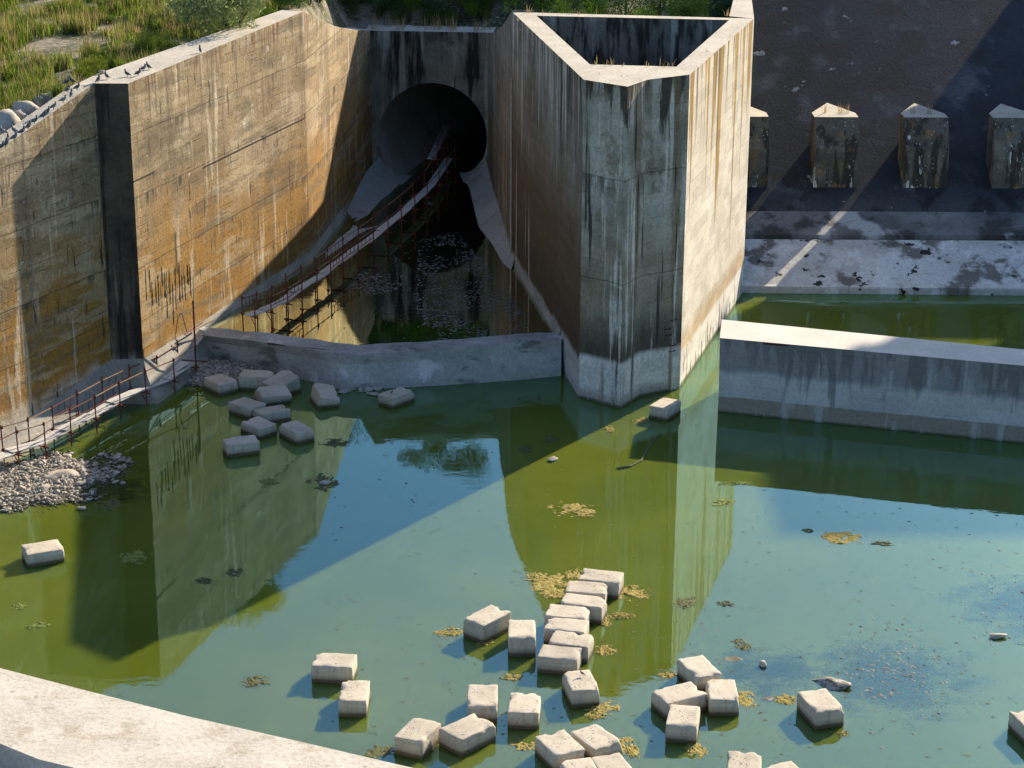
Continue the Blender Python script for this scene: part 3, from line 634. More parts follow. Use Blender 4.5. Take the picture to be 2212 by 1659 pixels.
# ------------------------------------------------------------------ near platform, lower left corner
pf = empty('platform', (-14, 64, ZB)); tag(pf, 'rough pale concrete platform edge in full sun at the pool margin', 'platform')
ZP = 2.0
far = [atz(p, ZP) for p in ((-180, 1398), (0, 1443), (180, 1490), (400, 1546), (640, 1600), (880, 1656), (1100, 1706))]
near = [atz(p, ZP) for p in ((-180, 1560), (0, 1606), (83, 1640), (200, 1668), (420, 1710), (640, 1750), (900, 1800))]
b = MB(); b.grid([far, near]); b.build('top', C['platform'], pf)
b = MB(); b.grid([[dn(p, ZB) for p in far], far]); b.build('face', C['weir'], pf)
low = [p + Vector((-0.1, -0.25, -0.8)) for p in near]; low2 = [p + Vector((-1, -4, -0.8)) for p in near]
b = MB(); b.grid([near, low, low2, [dn(p, ZB) for p in low2]]); b.build('lower_step', C['platform'], pf)

# ------------------------------------------------------------------ spillway chute
ch = empty('spillway_chute', (28, 119, ZB)); tag(ch, 'wet concrete spillway chute, coloured dark for its shade, sloping down to a white toe', 'spillway')
X0, X1 = 13.2, 60
def prof_y(z_list): pass
Y0 = 119.35
def line(y, z, k=0.0): return [Vector((X0 + (X1 - X0) * i / 24, y - k * i, z)) for i in range(25)]
b = MB(); b.grid([line(Y0 - 0.05, ZB - .1, .03), line(Y0, 0.42, .03), line(Y0 + 0.25, 0.46, .03), line(Y0 + 4.75, 2.0, .01)]); b.build('apron', C['apron'], ch)
b = MB(); b.grid([line(Y0 + 4.75, 2.0, .01), line(Y0 + 4.8, 1.78), line(Y0 + 5.1, 1.8), line(Y0 + 5.12, 2.2), line(Y0 + 7.5, 3.05)]); b.build('toe_slab', C['slab'], ch)
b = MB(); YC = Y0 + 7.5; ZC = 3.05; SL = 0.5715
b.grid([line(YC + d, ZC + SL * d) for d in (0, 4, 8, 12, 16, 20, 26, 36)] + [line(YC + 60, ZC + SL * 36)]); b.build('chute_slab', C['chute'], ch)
def chute_z(y): return ZC + SL * (y - YC)

# baffle blocks
def baffle(xc, first):
    yb = 128.7; z0 = chute_z(yb) - 0.25; w = 1.37; zm = z0 + 2.65; yt = yb + 1.05; zt_ = zm + 1.85; ya = yt + 4.2
    e = empty('baffle_block', (xc, yb, z0))
    def P(x, y, z): return Vector((xc + x, y, z))
    def sag(y): return chute_z(y) - 0.3
    b = MB()
    b.face([P(-w, yb, z0 - .4), P(w, yb, z0 - .4), P(w, yb + .05, zm), P(-w, yb + .05, zm)])                # front
    b.face([P(-w, yb + .05, zm), P(w, yb + .05, zm), P(w, yt, zt_), P(-w, yt, zt_)])                   # inclined
    for s_ in (-1, 1):
        b.face([P(s_ * w, yb, z0 - .4), P(s_ * w, yb + .05, zm), P(s_ * w, yt, zt_), P(s_ * w, yt + 1.3, zt_), P(s_ * w, yt + 1.3, sag(yt + 1.3))])
        b.face([P(s_ * w, yt + 1.3, sag(yt + 1.3)), P(s_ * w, yt + 1.3, zt_), P(0, ya, zt_ + .05), P(0, ya, sag(ya))])
    b.build('body', C['baffle'], e)
    b = MB(); b.face([P(-w, yt, zt_ + .006), P(w, yt, zt_ + .006), P(w, yt + 1.3, zt_ + .006), P(0, ya, zt_ + .056), P(-w, yt + 1.3, zt_ + .006)]); b.build('cap', C['top'], e)
    b = MB(); yf = yb - 1.9
    pts = [P(-1.15, yf, chute_z(yf) - .25), P(1.15, yf, chute_z(yf) - .25), P(1.15, yb - .01, z0 - 0.05), P(-1.15, yb - .01, z0 - 0.05)]
    b.face(pts); b.face([pts[0], pts[3], P(-1.15, yb - .01, z0 - 1.2)]); b.face([pts[1], P(1.15, yb - .01, z0 - 1.2), pts[2]])
    b.build('pedestal', C['slab'], e)
    return e
for xc, lb in ((14.55, 'brown lichened baffle block half hidden behind the pier edge'), (20.15, 'lichened baffle block with white drips and a sunlit gap below'), (25.75, 'dark baffle block with white cross-like drips on the chute'), (31.3, 'large speckled baffle block far along the chute'), (36.9, 'added baffle block out of view, outermost in the row, there for its shadow')):  # last block is added out of view to cast its shadow
    tag(baffle(xc, 0), lb, 'baffle block', 'baffle blocks on the spillway chute')

# added wall and tower out of view, casting shade on chute toe and sill
gh = empty('added_shade_caster', (60, 161, 10)); tag(gh, 'added out-of-view wall and tower that cast shade on the spillway', 'shade caster')
b = MB(); b.box((75.2, 165, 20), Vector((26, 0, 0)), Vector((0, 1.2, 0)), Vector((0, 0, 10.5))); b.build('added_shade_wall', C['wing'], gh)
b = MB(); b.box((80, 168, 27), Vector((10, 0, 0)), Vector((0, 3, 0)), Vector((0, 0, 19))); b.build('added_shade_tower', C['wing'], gh)
b = MB(); b.box((80, 168, 46.3), Vector((10.6, 0, 0)), Vector((0, 3.6, 0)), Vector((0, 0, .3))); b.build('added_shade_tower_top', C['top'], gh)

# ------------------------------------------------------------------ concrete cubes in the pool
def block_mesh(seed, L=1.6, W=1.08, H=1.08):
    r = random.Random(seed); bm = bmesh.new(); nx_, ny_, nz_ = 12, 9, 8
    bmesh.ops.create_cube(bm, size=1.0)
    bmesh.ops.subdivide_edges(bm, edges=bm.edges, cuts=11, use_grid_fill=True)
    off = Vector((seed * 7.3, seed * 3.1, seed)); rad = 0.035
    chip = [Vector((r.choice((-1, 1)) * L / 2, r.uniform(-W / 2, W / 2), H)), Vector((r.uniform(-L / 2, L / 2), r.choice((-1, 1)) * W / 2, H)), Vector((r.choice((-1, 1)) * L / 2, r.choice((-1, 1)) * W / 2, H))]
    for v in bm.verts:
        def warp(c): return math.copysign(0.5 * (1 - (1 - abs(c) * 2) ** 1.9), c)
        p = Vector((warp(v.co.x) * L, warp(v.co.y) * W, (warp(v.co.z) + 0.5) * H))
        h = Vector((L / 2 - rad, W / 2 - rad, H / 2 - rad)); q = p - Vector((0, 0, H / 2))
        c = Vector((max(-h.x, min(h.x, q.x)), max(-h.y, min(h.y, q.y)), max(-h.z, min(h.z, q.z)))); d = q - c
        if d.length > 1e-6: q = c + d.normalized() * min(d.length, rad)
        p = q + Vector((0, 0, H / 2))
        n_ = mnoise.noise_vector(p * 1.6 + off) * 0.012 + mnoise.noise_vector(p * 7 + off) * 0.014
        edge = sum(1 for k in range(3) if abs(q[k]) > h[k] - 0.02)
        if edge >= 2: n_ += -q.normalized() * max(0, mnoise.noise(p * 4 + off)) * 0.07
        p += n_
        if p.z > H - 0.12: p.z += 0.018 * mnoise.noise(p * 4.0 + off) 
        for cpt in chip:
            dd = (p - cpt).length
            rc = 0.12 + 0.16 * ((seed * 37 + chip.index(cpt) * 53) % 10) / 10
            if dd < rc: p += (Vector((0, 0, H / 2)) - p).normalized() * (rc - dd) * 0.6
        v.co = p
    me = bpy.data.meshes.new('concrete_block'); bm.to_mesh(me); bm.free()
    for p in me.polygons: p.use_smooth = True
    me.materials.append(C['block']); 
    return me
BM_ = [block_mesh(s) for s in range(1, 8)]
G_ROW = 'blocks set in a leaning row'; G_LOOSE = 'concrete blocks scattered in the sunlit water'; G_SHADE = 'concrete blocks heaped in the shade by the weir'
# converter, centre of top, long edge a, long edge b, top height, tilt x, tilt y, label, group
BL = [
 (z8, (1683, 408), (1580, 358), (1828, 385), .72, 0, 0, 'end block of the leaning row, beside yellow algae on both sides', G_ROW),
 (z8, (1590, 483), (1480, 438), (1732, 455), .72, 0, 0, 'second block of the leaning row, next to its algae-ringed end block', G_ROW),
 (z8, (1570, 568), (1460, 515), (1722, 545), .72, 0, 0, 'third block of the leaning row with its shaded end standing proud', G_ROW),
 (z8, (1468, 640), (1350, 588), (1612, 612), .70, 0, 0, 'middle block of the leaning row of seven', G_ROW),
 (z8, (1460, 725), (1345, 675), (1608, 700), .70, 0, 0, 'fifth block of the leaning row counted from its algae-ringed end', G_ROW),
 (z8, (1490, 815), (1375, 760), (1640, 790), .70, 0, 0, 'second-last block of the leaning row, shifted outward', G_ROW),
 (z8, (1415, 905), (1290, 853), (1560, 878), .66, 0, 0, 'broad-fronted last block of the leaning row with whole long side showing', G_ROW),
 (z8, (945, 663), (785, 690), (965, 602), .78, 0, 0, 'long block set askew with a flat algae mat at its corner', G_LOOSE),
 (z8, (1170, 752), (1075, 812), (1072, 700), .80, 0, 0, 'upright-looking block end-on between the askew block and the leaning row', G_LOOSE),
 (z8, (1552, 1085), (1497, 1165), (1425, 1020), .70, 0, 0, 'block with dark droppings on top beyond the end of the leaning row', G_LOOSE),
 (z8, (915, 1183), (817, 1250), (825, 1110), .66, 0, 0, 'block standing just behind the wide pale block with a slot mark', G_LOOSE),
 (z8, (1187, 1232), (1075, 1300), (1095, 1155), .66, 0, 0, 'pitted block end-on with a small dark slot low on its face', G_LOOSE),
 (z8, (495, 1405), (335, 1462), (490, 1308), .68, 0, 0, 'notched block with brownish face close to the concrete platform', G_LOOSE),
 (z8, (817, 1385), (850, 1298), (638, 1395), .66, 0, 0, 'wide pale block touching the notched block by the platform', G_LOOSE),
 (z8, (1415, 1490), (1250, 1432), (1415, 1590), .66, 0, 0, 'large block of the foreground cluster with rounded worn edges', G_LOOSE),
 (z8, (1650, 1450), (1635, 1340), (1820, 1465), .62, 0, 0, 'block of the foreground cluster beside a ragged yellow algae clump', G_LOOSE),
 (z8, (1555, 1665), (1600, 1575), (1670, 1690), .62, 0, 0, 'half-cropped block wedged between two others of the foreground cluster', G_LOOSE),
 (z8, (1765, 1640), (1770, 1525), (1885, 1665), .60, 0, 0, 'smooth-topped block at the outer end of the foreground cluster', G_LOOSE),
 (vv, (722, 1424), (678, 1407), (772, 1412), .70, 0, 0, 'broadside block of the lone pair away from the others', G_LOOSE),
 (vv, (765, 1490), (729, 1513), (738, 1465), .66, 0, 0, 'end-on block of the lone pair, overlapping the broadside one', G_LOOSE),
 (vv, (1511, 1438), (1518, 1416), (1558, 1455), .66, 0, 0, 'rear block of the tight group of four near the sunken slabs', G_LOOSE),
 (vv, (1467, 1494), (1409, 1489), (1488, 1470), .66, 0, 0, 'block with a lettered mark on its corner in the tight group of four', G_LOOSE),
 (vv, (1476, 1544), (1440, 1566), (1449, 1518), .68, 0, 0, 'foremost tall block of the tight group of four', G_LOOSE),
 (z9, (257, 1145), (170, 1220), (145, 1085), .66, 0, 0, 'outer block of the tight group of four, next to bright algae', G_LOOSE),
 (z9, (896, 1215), (862, 1290), (748, 1163), .70, 0, 0, 'lone smooth block beside a broken mossy stone slab', G_LOOSE),
 (z9, (400, 1625), (285, 1690), (290, 1560), .66, 0, 0, 'cropped block standing apart from the tight group of four', G_LOOSE),
 (z9, (690, 1695), (715, 1613), (830, 1720), .60, 0, 0, 'low cropped block of which only the worn top corner shows', G_LOOSE),
 (z9, (2280, 1345), (2165, 1290), (2300, 1420), .66, 0, 0, 'single block cut by the picture border beyond the rubble shoal', G_LOOSE),
 (z7, (275, 222), (203, 262), (428, 225), .60, 0, 0, 'isolated block with rounded edges off the gravel bar', G_LOOSE),
 (z4, (1430, 795), (1440, 745), (1545, 793), .62, 0, 0, 'dark-patched block sitting on the shaded gravel', G_SHADE),
 (z4, (1665, 757), (1600, 727), (1770, 735), .80, 0, 0, 'flat block highest on the gravel against the weir', G_SHADE),
 (z4, (1830, 775), (1725, 780), (1910, 732), .88, -10, 14, 'steeply tilted block leaning on its neighbour near the weir', G_SHADE),
 (z4, (1755, 860), (1660, 835), (1855, 808), .66, 12, 4, 'block tipped toward the water in front of the tilted one', G_SHADE),
 (z4, (2082, 862), (2095, 795), (2185, 920), .72, 14, -10, 'block standing crookedly apart between heap and weir bend', G_SHADE),
 (z4, (1600, 948), (1560, 905), (1722, 955), .58, 0, 0, 'grey-topped low block behind a paler one in the shaded pair', G_SHADE),
 (z4, (1762, 992), (1640, 985), (1845, 950), .56, 4, 0, 'pale block half in front of the grey-topped low one', G_SHADE),
 (z4, (1675, 1075), (1680, 1033), (1790, 1080), .56, 0, 0, 'block touching corners with its twin at the outer edge of the heap', G_SHADE),
 (z4, (1920, 1102), (1925, 1155), (1798, 1085), .60, 0, 0, 'twin block set diagonally at the outer edge of the heap', G_SHADE),
 (z4, (1560, 1188), (1427, 1178), (1640, 1152), .64, 0, 0, 'outermost block of the shaded heap, chipped at one end', G_SHADE),
 (z5, (356, 880), (230, 890), (400, 828), .58, 0, 0, 'lone block with a bird on top in front of the weir', G_SHADE),
 (z5, (2100, 950), (1987, 975), (2090, 912), .66, 0, 0, 'half-sunlit block at the foot of the pier nose', G_SHADE),
]
BLK_POS = []
for i, (cv, c_, a_, e_, zt, tx, ty, lb, gp) in enumerate(BL):
    P = atz(cv(c_), zt); A_ = atz(cv(a_), zt); B_ = atz(cv(e_), zt); yaw = math.atan2(B_.y - A_.y, B_.x - A_.x)
    me = BM_[(i * 3) % 7]; o = bpy.data.objects.new('concrete_block', me); COL.objects.link(o)
    hz = (zt - ZB) / 1.08; vr = random.Random(i * 11)
    o.location = (P.x, P.y, ZB - 0.02); o.rotation_euler = (math.radians(tx), math.radians(ty), yaw + (math.pi if i % 2 else 0)); o.scale = (vr.uniform(.94, 1.06), vr.uniform(.93, 1.07), hz)
    if tx or ty: o.location.z = zt - 1.08 - 0.02; o.scale = (1, 1, 1)
    tag(o, lb, 'concrete block', gp); BLK_POS.append((P, yaw))

# ------------------------------------------------------------------ stones and gravel
def rock_mesh(seed, mat, sub=3, flat=0.7):
    bm = bmesh.new(); bmesh.ops.create_icosphere(bm, subdivisions=sub, radius=1.0); off = Vector((seed * 5.1, seed, 2))
    rr = random.Random(seed); cuts = [(Vector((rr.gauss(0, 1), rr.gauss(0, 1), rr.gauss(0, 1))).normalized(), rr.uniform(0.5, 0.8)) for _ in range(12)]
    for v in bm.verts:
        p = v.co.copy()
        for n_, d in cuts:
            k = p.dot(n_)
            if k > d: p -= n_ * (k - d) * 0.9
        p += p.normalized() * (0.10 * mnoise.noise(p * 1.8 + off) + 0.05 * mnoise.noise(p * 5 + off)); p.z *= flat; v.co = p
    me = bpy.data.meshes.new('rock'); bm.to_mesh(me); bm.free(); me.materials.append(mat)
    for q in me.polygons: q.use_smooth = sub > 2
    return me
RM = [rock_mesh(s, C['rock'], 3, 0.75) for s in range(5)]
def rock(name, loc, size, rz, me, lb, cat, gp=None, sc=(1, 1, 1)):
    o = bpy.data.objects.new(name, me); COL.objects.link(o); o.location = loc; o.rotation_euler = (0, 0, rz); o.scale = (size * sc[0], size * sc[1], size * sc[2]); return tag(o, lb, cat, gp)
def gravel_bar(center, rx, ry, rot, h, n, seed, lb, smin=0.028, smax=0.15):
    r = random.Random(seed); c, s_ = math.cos(rot), math.sin(rot)
    def hz(u, v, x, y):
        q = u * u + v * v; return h * (1 - q) + 0.20 * mnoise.noise(Vector((x * 0.55, y * 0.55, seed))) + 0.08 * mnoise.noise(Vector((x * 1.7, y * 1.7, seed)))
    base = bmesh.new(); bmesh.ops.create_icosphere(base, subdivisions=1, radius=1.0); bv = [v.co.copy() for v in base.verts]; bf = [tuple(v.index for v in f.verts) for f in base.faces]; base.free()
    V, F = [], []
    rows = []
    for i in range(15):
        row = []
        for j in range(28):
            q = i / 14 * 1.35; a = j / 28 * 2 * math.pi; u, v = q * math.cos(a), q * math.sin(a)
            x = center.x + c * u * rx - s_ * v * ry; y = center.y + s_ * u * rx + c * v * ry; row.append((x, y, max(hz(u, v, x, y) - 0.02, ZB)))
        rows.append(row)
    b = MB(); b.grid(rows, close=True); V = b.v; F = b.f
    for k in range(n):
        q = math.sqrt(r.random()) * 1.22; a = r.uniform(0, 6.283); u, v = q * math.cos(a), q * math.sin(a)
        x = center.x + c * u * rx - s_ * v * ry; y = center.y + s_ * u * rx + c * v * ry; z = hz(u, v, x, y)
        if z < -0.12: continue
        sz = smin + (smax - smin) * r.random() ** 5 * (1.8 if r.random() < .06 else 1); i0 = len(V); ra = r.uniform(0, 6.28); ca, sa = math.cos(ra), math.sin(ra); ex, ey, ez = r.uniform(.7, 1.4), r.uniform(.6, 1), r.uniform(.4, .75)
        for p in bv:
            k_ = 1 + 0.25 * mnoise.noise(p * 1.3 + Vector((k, 0, 0))); px, py, pz = p.x * ex * sz * k_, p.y * ey * sz * k_, p.z * ez * sz * k_
            V.append(Vector((x + ca * px - sa * py, y + sa * px + ca * py, z + pz + sz * 0.2)))
        F += [tuple(i0 + t for t in f) for f in bf]
    o = b.build('gravel', C['pebble'], merge=False); return tag(o, lb, 'gravel', kind='stuff')
gc = atz((70, 1040), 0); gravel_bar(gc, 4.1, 3.1, 0.5, 0.22, 8000, 3, 'sunlit bar of pale rounded gravel under the scaffold walkway')
gc2 = atz((445, 800), 0.1); gravel_bar(gc2, 3.4, 2.1, -0.35, 0.42, 3200, 5, 'shaded patch of grey gravel in the corner of weir and wall')
SR = [((135, 1027), 0.75, (1.5, .8, .35), 'flat tan slab stone lying on the gravel bar'), ((97, 1055), 0.30, (1.2, 1, .8), 'rounded pink stone on the gravel bar'), ((46, 1057), 0.24, (1, 1, .8), 'small oval stone near the gravel bar edge'), ((172, 1045), 0.24, (1.3, .9, .6), 'pale stone at the shaded side of the gravel bar'), ((145, 985), 0.24, (1.4, .9, .6), 'white stone awash beyond the gravel bar tip'), ((122, 980), 0.15, (1, 1, .8), 'small white cobble awash off the gravel bar'), ((178, 1001), 0.22, (1.3, .8, .6), 'wet white cobble on the gravel bar rim'), ((212, 1033), 0.16, (1.3, .8, .6), 'cobble trailing into the water beyond the bar'), ((248, 1038), 0.16, (1.4, .7, .5), 'outlying wet cobble in dark water'), ((176, 1094), 0.2, (1.2, 1, .6), 'cobble at the lower tip of the gravel bar'), ((745, 846), 0.33, (1.4, .8, .6), 'grey stone under the crack at the weir bend'), ((779, 843), 0.22, (1, 1, .9), 'small stone leaning on the weir foot'), ((796, 844), 0.25, (1.2, 1, .8), 'rounded stone between weir foot and lone block'), ((818, 838), 0.42, (1.5, .8, .5), 'flat stone against the weir foot'), ((805, 852), 0.28, (1.5, .8, .5), 'half-sunk stone beside the lone block'), ((1195, 993), 0.24, (1.5, .8, .6), 'sunlit stone just breaking the green water'), ((1647, 1436), 0.19, (1, 1, 1), 'small white round stone standing out of the water near sunken slabs'), ((2155, 1376), 0.30, (1.5, .7, .4), 'pale stone tip breaking the water on the rubble shoal')]
for i, (p, s_, sc, lb) in enumerate(SR):
    q = atz(p, 0.02); zz = 0.02 if i > 9 else 0.16
    if i < 10: q = atz(p, 0.12); 
    rock('stone', (q.x, q.y, 0.06 if i > 5 else 0.14), s_, i * 1.3, RM[i % 5], lb, 'stone', 'stones around the pool', sc)
# riprap boulders on the bank behind the wall
RB_ = [((15, 258), 0.95), ((40, 243), 0.8), ((58, 228), 0.95), ((36, 262), 0.5), ((68, 240), 0.45), ((82, 218), 0.6), ((92, 208), 0.62), ((100, 206), 0.35), ((114, 203), 0.4), ((10, 278), 0.5), ((26, 239), 0.35), ((56, 253), 0.3), ((2, 246), 0.4)]
for i, (p, s_) in enumerate(RB_):
    q = atz(p, 14.2); z = gz(q.x, q.y)
    for _ in range(3): q = atz(p, z + s_ * 0.35); z = gz(q.x, q.y)
    rock('boulder', (q.x, q.y, z + s_ * 0.3), s_, i * 2.1, RM[(i + 2) % 5], 'pale angular boulder in the riprap heap behind the stepped wall top', 'boulder', 'riprap boulders behind the wall')
q = atz((220, 160), 15.97); rock('stone', (q.x, q.y, 16.05), 0.2, 1, RM[1], 'single rounded cobble lying on the wall top among pigeons', 'stone')
# slab stone and sunken rubble
me = rock_mesh(11, C['slabrock'], 3, 0.28); q = atz((1798, 1474), 0.08); rock('slab_stone', (q.x, q.y, 0.02), 0.75, -0.5, me, 'broken mossy stone slab leaning beside the lone smooth block', 'stone', sc=(1.2, .75, 1))
me = rock_mesh(12, C['bedrock'], 3, 0.22)
SUNK = [((1595, 1428), .95, .8), ((1668, 1420), .7, .6), ((1735, 1393), .65, .6), ((1538, 1315), .75, .6), ((1650, 1512), .85, .8), ((1700, 1520), .75, .7), ((1828, 1502), .8, .6), ((1995, 1378), .6, .9), ((1960, 1415), .7, .8), ((1628, 1455), .5, .6), ((1695, 1457), .5, .5), ((2100, 1352), .5, .6), ((2165, 1432), .6, .5), ((2000, 1535), .6, .6), ((2092, 1276), .45, .6)]
for i, (p, s_, w) in enumerate(SUNK):
    q = atz(p, -0.05); rock('sunken_slab', (q.x, q.y, -0.10), s_, i * 0.9, me, 'flat grey stone slab lying just under the water surface', 'stone', 'slabs just under the water', (1, w, .6))
r = random.Random(21); b = MB()
base = bmesh.new(); bmesh.ops.create_icosphere(base, subdivisions=1, radius=1.0); bv = [v.co.copy() for v in base.verts]; bf = [tuple(v.index for v in f.verts) for f in base.faces]; base.free()
for k in range(2300):
    if k < 1700: p = (1925 + r.gauss(0, 62), 1455 + r.gauss(0, 48))
    elif k < 2150: p = (2190 + r.gauss(0, 40), 1310 + r.gauss(0, 55))
    else: p = (r.uniform(1600, 2212), r.uniform(1280, 1600))
    q = atz(p, 0); s_ = 0.07 + 0.32 * r.random() ** 4; top = r.uniform(-0.13, 0.03) if k < 2150 else r.uniform(-0.3, -0.1); i0 = len(b.v); a = r.uniform(0, 6.28); ca, sa = math.cos(a), math.sin(a)
    for v in bv:
        k_ = 1 + 0.3 * mnoise.noise(v * 1.4 + Vector((k, 0, 0))); x, y = v.x * s_ * 1.3 * k_, v.y * s_ * k_
        b.v.append(Vector((q.x + ca * x - sa * y, q.y + sa * x + ca * y, top + (v.z - 1) * s_ * 0.6)))
    b.f += [tuple(i0 + t for t in f) for f in bf]
o = b.build('sunken_rubble', C['bedrock'], merge=False); tag(o, 'shoal of small stones barely covered by the water', 'rubble', kind='stuff')

# ------------------------------------------------------------------ floating algae
def algae(p, rx, ry, rot, mat, lb, seed, h=0.05, z0=-0.012):
    q = atz(p, 0.0); b = MB(); n = 46; off = Vector((seed * 3.7, seed, 0)); c, s_ = math.cos(rot), math.sin(rot)
    pts = {}; 
    for j in range(n + 1):
        for i in range(n + 1):
            u, v = i / n * 2 - 1, j / n * 2 - 1
            f = 1 - (u * u + v * v) + 0.95 * mnoise.noise(Vector((u * 2.2, v * 2.2, 0)) + off) + 0.65 * mnoise.noise(Vector((u * 6, v * 6, 3)) + off) + 0.3 * mnoise.noise(Vector((u * 14, v * 14, 3)) + off) - 0.25
            if f > 0:
                hh = h * min(1, f * 1.6) * (0.35 + 1.3 * abs(mnoise.noise(Vector((u * 7, v * 7, 7)) + off))) ; pts[i, j] = len(b.v)
                x, y = u * rx, v * ry; b.v.append(Vector((q.x + c * x - s_ * y, q.y + s_ * x + c * y, z0 + hh)))
    for j in range(n):
        for i in range(n):
            ks = [(i, j), (i + 1, j), (i + 1, j + 1), (i, j + 1)]; ks = [k for k in ks if k in pts]
            if len(ks) >= 3: b.f.append(tuple(pts[k] for k in ks))
    if len(b.f) < 4: return
    o = b.build('algae_mat', mat, merge=False, smooth=True); return tag(o, lb, 'algae', 'floating algae mats')
AL = [((1190, 1262), 1.15, 1.1, .2, 'algae', 'largest golden algae mat beside the leaning row'), ((1160, 1246), .7, .5, 0, 'algae', 'thin tail of the golden algae beside the leaning row'), ((1195, 1285), .55, .6, 0, 'algae', 'lower lobe of the golden algae beside the leaning row'), ((1240, 1242), .45, .7, 0, 'algae', 'algae tuft behind the end block of the row'), ((1362, 1280), .8, 1.0, .9, 'algae', 'golden algae at the far side of the row end block'), ((1345, 1330), .65, .35, .1, 'algae', 'narrow algae strip pointing away from the leaning row'), ((1305, 1338), .35, .8, .2, 'algae', 'algae fringe clinging along the leaning row'), ((1308, 1405), .5, .55, .3, 'algae', 'algae patch off the second-last row block'), ((975, 1366), .75, .5, .2, 'algae', 'flat golden mat at the corner of the askew block'), ((1050, 1388), .5, .25, .6, 'algae', 'dull algae under the askew block'), ((1240, 1100), 1.2, .9, -.1, 'algae', 'drifting golden mat in the open green water'), ((1262, 1110), .5, .5, .2, 'algae', 'small bright mat joined to the drifting golden one'), ((1305, 1530), .75, .6, .3, 'algae', 'golden clump beside the droppings-marked block'), ((1285, 1546), .5, .4, 0, 'algae', 'lower golden clump beside the droppings-marked block'), ((1108, 1463), .5, .4, 0, 'algae', 'torn algae scraps behind the slotted block'), ((1135, 1612), .6, .5, 0, 'algae', 'algae wedge between slotted block and foreground cluster'), ((820, 1625), .8, .6, .5, 'algae_dark', 'brownish algae by the platform edge'), ((1362, 1618), .45, 1.0, .2, 'algae', 'ragged clump on the flank of the foreground cluster'), ((1505, 1618), .5, .7, 0, 'algae', 'small yellow clump at the foot of the foremost tall block'), ((1612, 1512), .5, .8, 0, 'algae', 'bright yellow algae beside the tight group of four'), ((1698, 1512), .55, .5, 0, 'algae', 'pale algae crusting a slab next to the lone smooth block'), ((1445, 1458), .6, .35, .3, 'algae', 'thin pale algae behind the tight group of four'), ((1822, 1585), .25, .3, 0, 'algae', 'tiny tuft at the corner of the lone smooth block'), ((290, 1203), .75, .95, .2, 'algae_green', 'bright green floating clump in dark shaded water'), ((440, 1255), .5, .35, -.5, 'algae_dark', 'grey crescent of algae in dark shaded water'), ((508, 1236), .45, .5, .2, 'algae_dark', 'lumpy grey algae tuft in dark shaded water'), ((728, 957), .9, .7, 0, 'algae_dark', 'broad thin mat at the border of sky reflection and shade'), ((700, 1042), .85, 1.2, .2, 'algae_dark', 'ring of algae round a white stone in shaded water'), ((1135, 970), .35, .6, .3, 'algae_dark', 'dark algae scrap in the shade before the pier'), ((1190, 948), .4, .5, .3, 'algae_dark', 'dark leafy scrap nearer the pier nose'), ((1316, 926), .3, .6, .3, 'algae', 'bright scrap on the shadow line before the pier'), ((1386, 909), .45, .5, .2, 'algae', 'yellow scrap at the corner of the half-sunlit block'), ((1815, 1160), 1.1, .9, -.1, 'algae', 'pale curved mat in the hazy reflecting water'), ((1905, 1174), .6, .3, -.1, 'algae_dark', 'dull tail drifting off the pale curved mat'), ((1482, 1302), .5, .7, -.6, 'algae_dark', 'dark scrap on the edge of the pier reflection'), ((1568, 1305), .4, .35, 0, 'algae_dark', 'fuzzy tuft on a sunken slab edge'), ((1602, 1395), .4, .7, .3, 'algae_dark', 'branching tuft behind the tight group of four'), ((552, 1472), .65, .55, 0, 'algae_dark', 'dark clump afloat in the pale green water'), ((1745, 1146), .3, .3, 0, 'algae_dark', 'speck of algae above the hazy water'), ((580, 1043), .5, .6, .3, 'algae_green', 'submerged green tuft in shaded water'), ((1560, 1085), .7, .5, 0, 'algae_green', 'green scum in the pier reflection near the sill'), ((1590, 1045), .9, .3, .1, 'algae_green', 'green scum line drawn along the sill shadow'), ((235, 1090), .7, .8, .4, 'algae_dark', 'dark weed trailing off the gravel bar'), ((80, 1352), .6, .35, .3, 'algae_green', 'olive scrap in the lit strip by the wall shadow'), ((40, 1310), .35, .4, 0, 'algae_green', 'yellow-green scrap in the lit strip off the lone block')]
for i, (p, rx, ry, rot, mt, lb) in enumerate(AL): algae(p, rx, ry, rot, C[mt], lb, i + 1)
q = atz((703, 1042), 0.05); rock('stone', (q.x, q.y, 0.03), 0.26, 0.4, RM[2], 'white stone inside the ring of algae', 'stone', sc=(1.4, .8, .6))
# drowned branch in the block shadow
b = MB(); P_ = [atz(p, 0.02) for p in ((1333, 1012), (1360, 1008), (1385, 995), (1398, 970), (1412, 950), (1425, 938))]
for i in range(len(P_) - 1): b.tube(P_[i], P_[i + 1] , 0.07 - 0.008 * i, 6)
o = b.build('branch', C['algae_dark']); tag(o, 'weed-covered branch floating in the shadow of the half-sunlit block', 'branch')
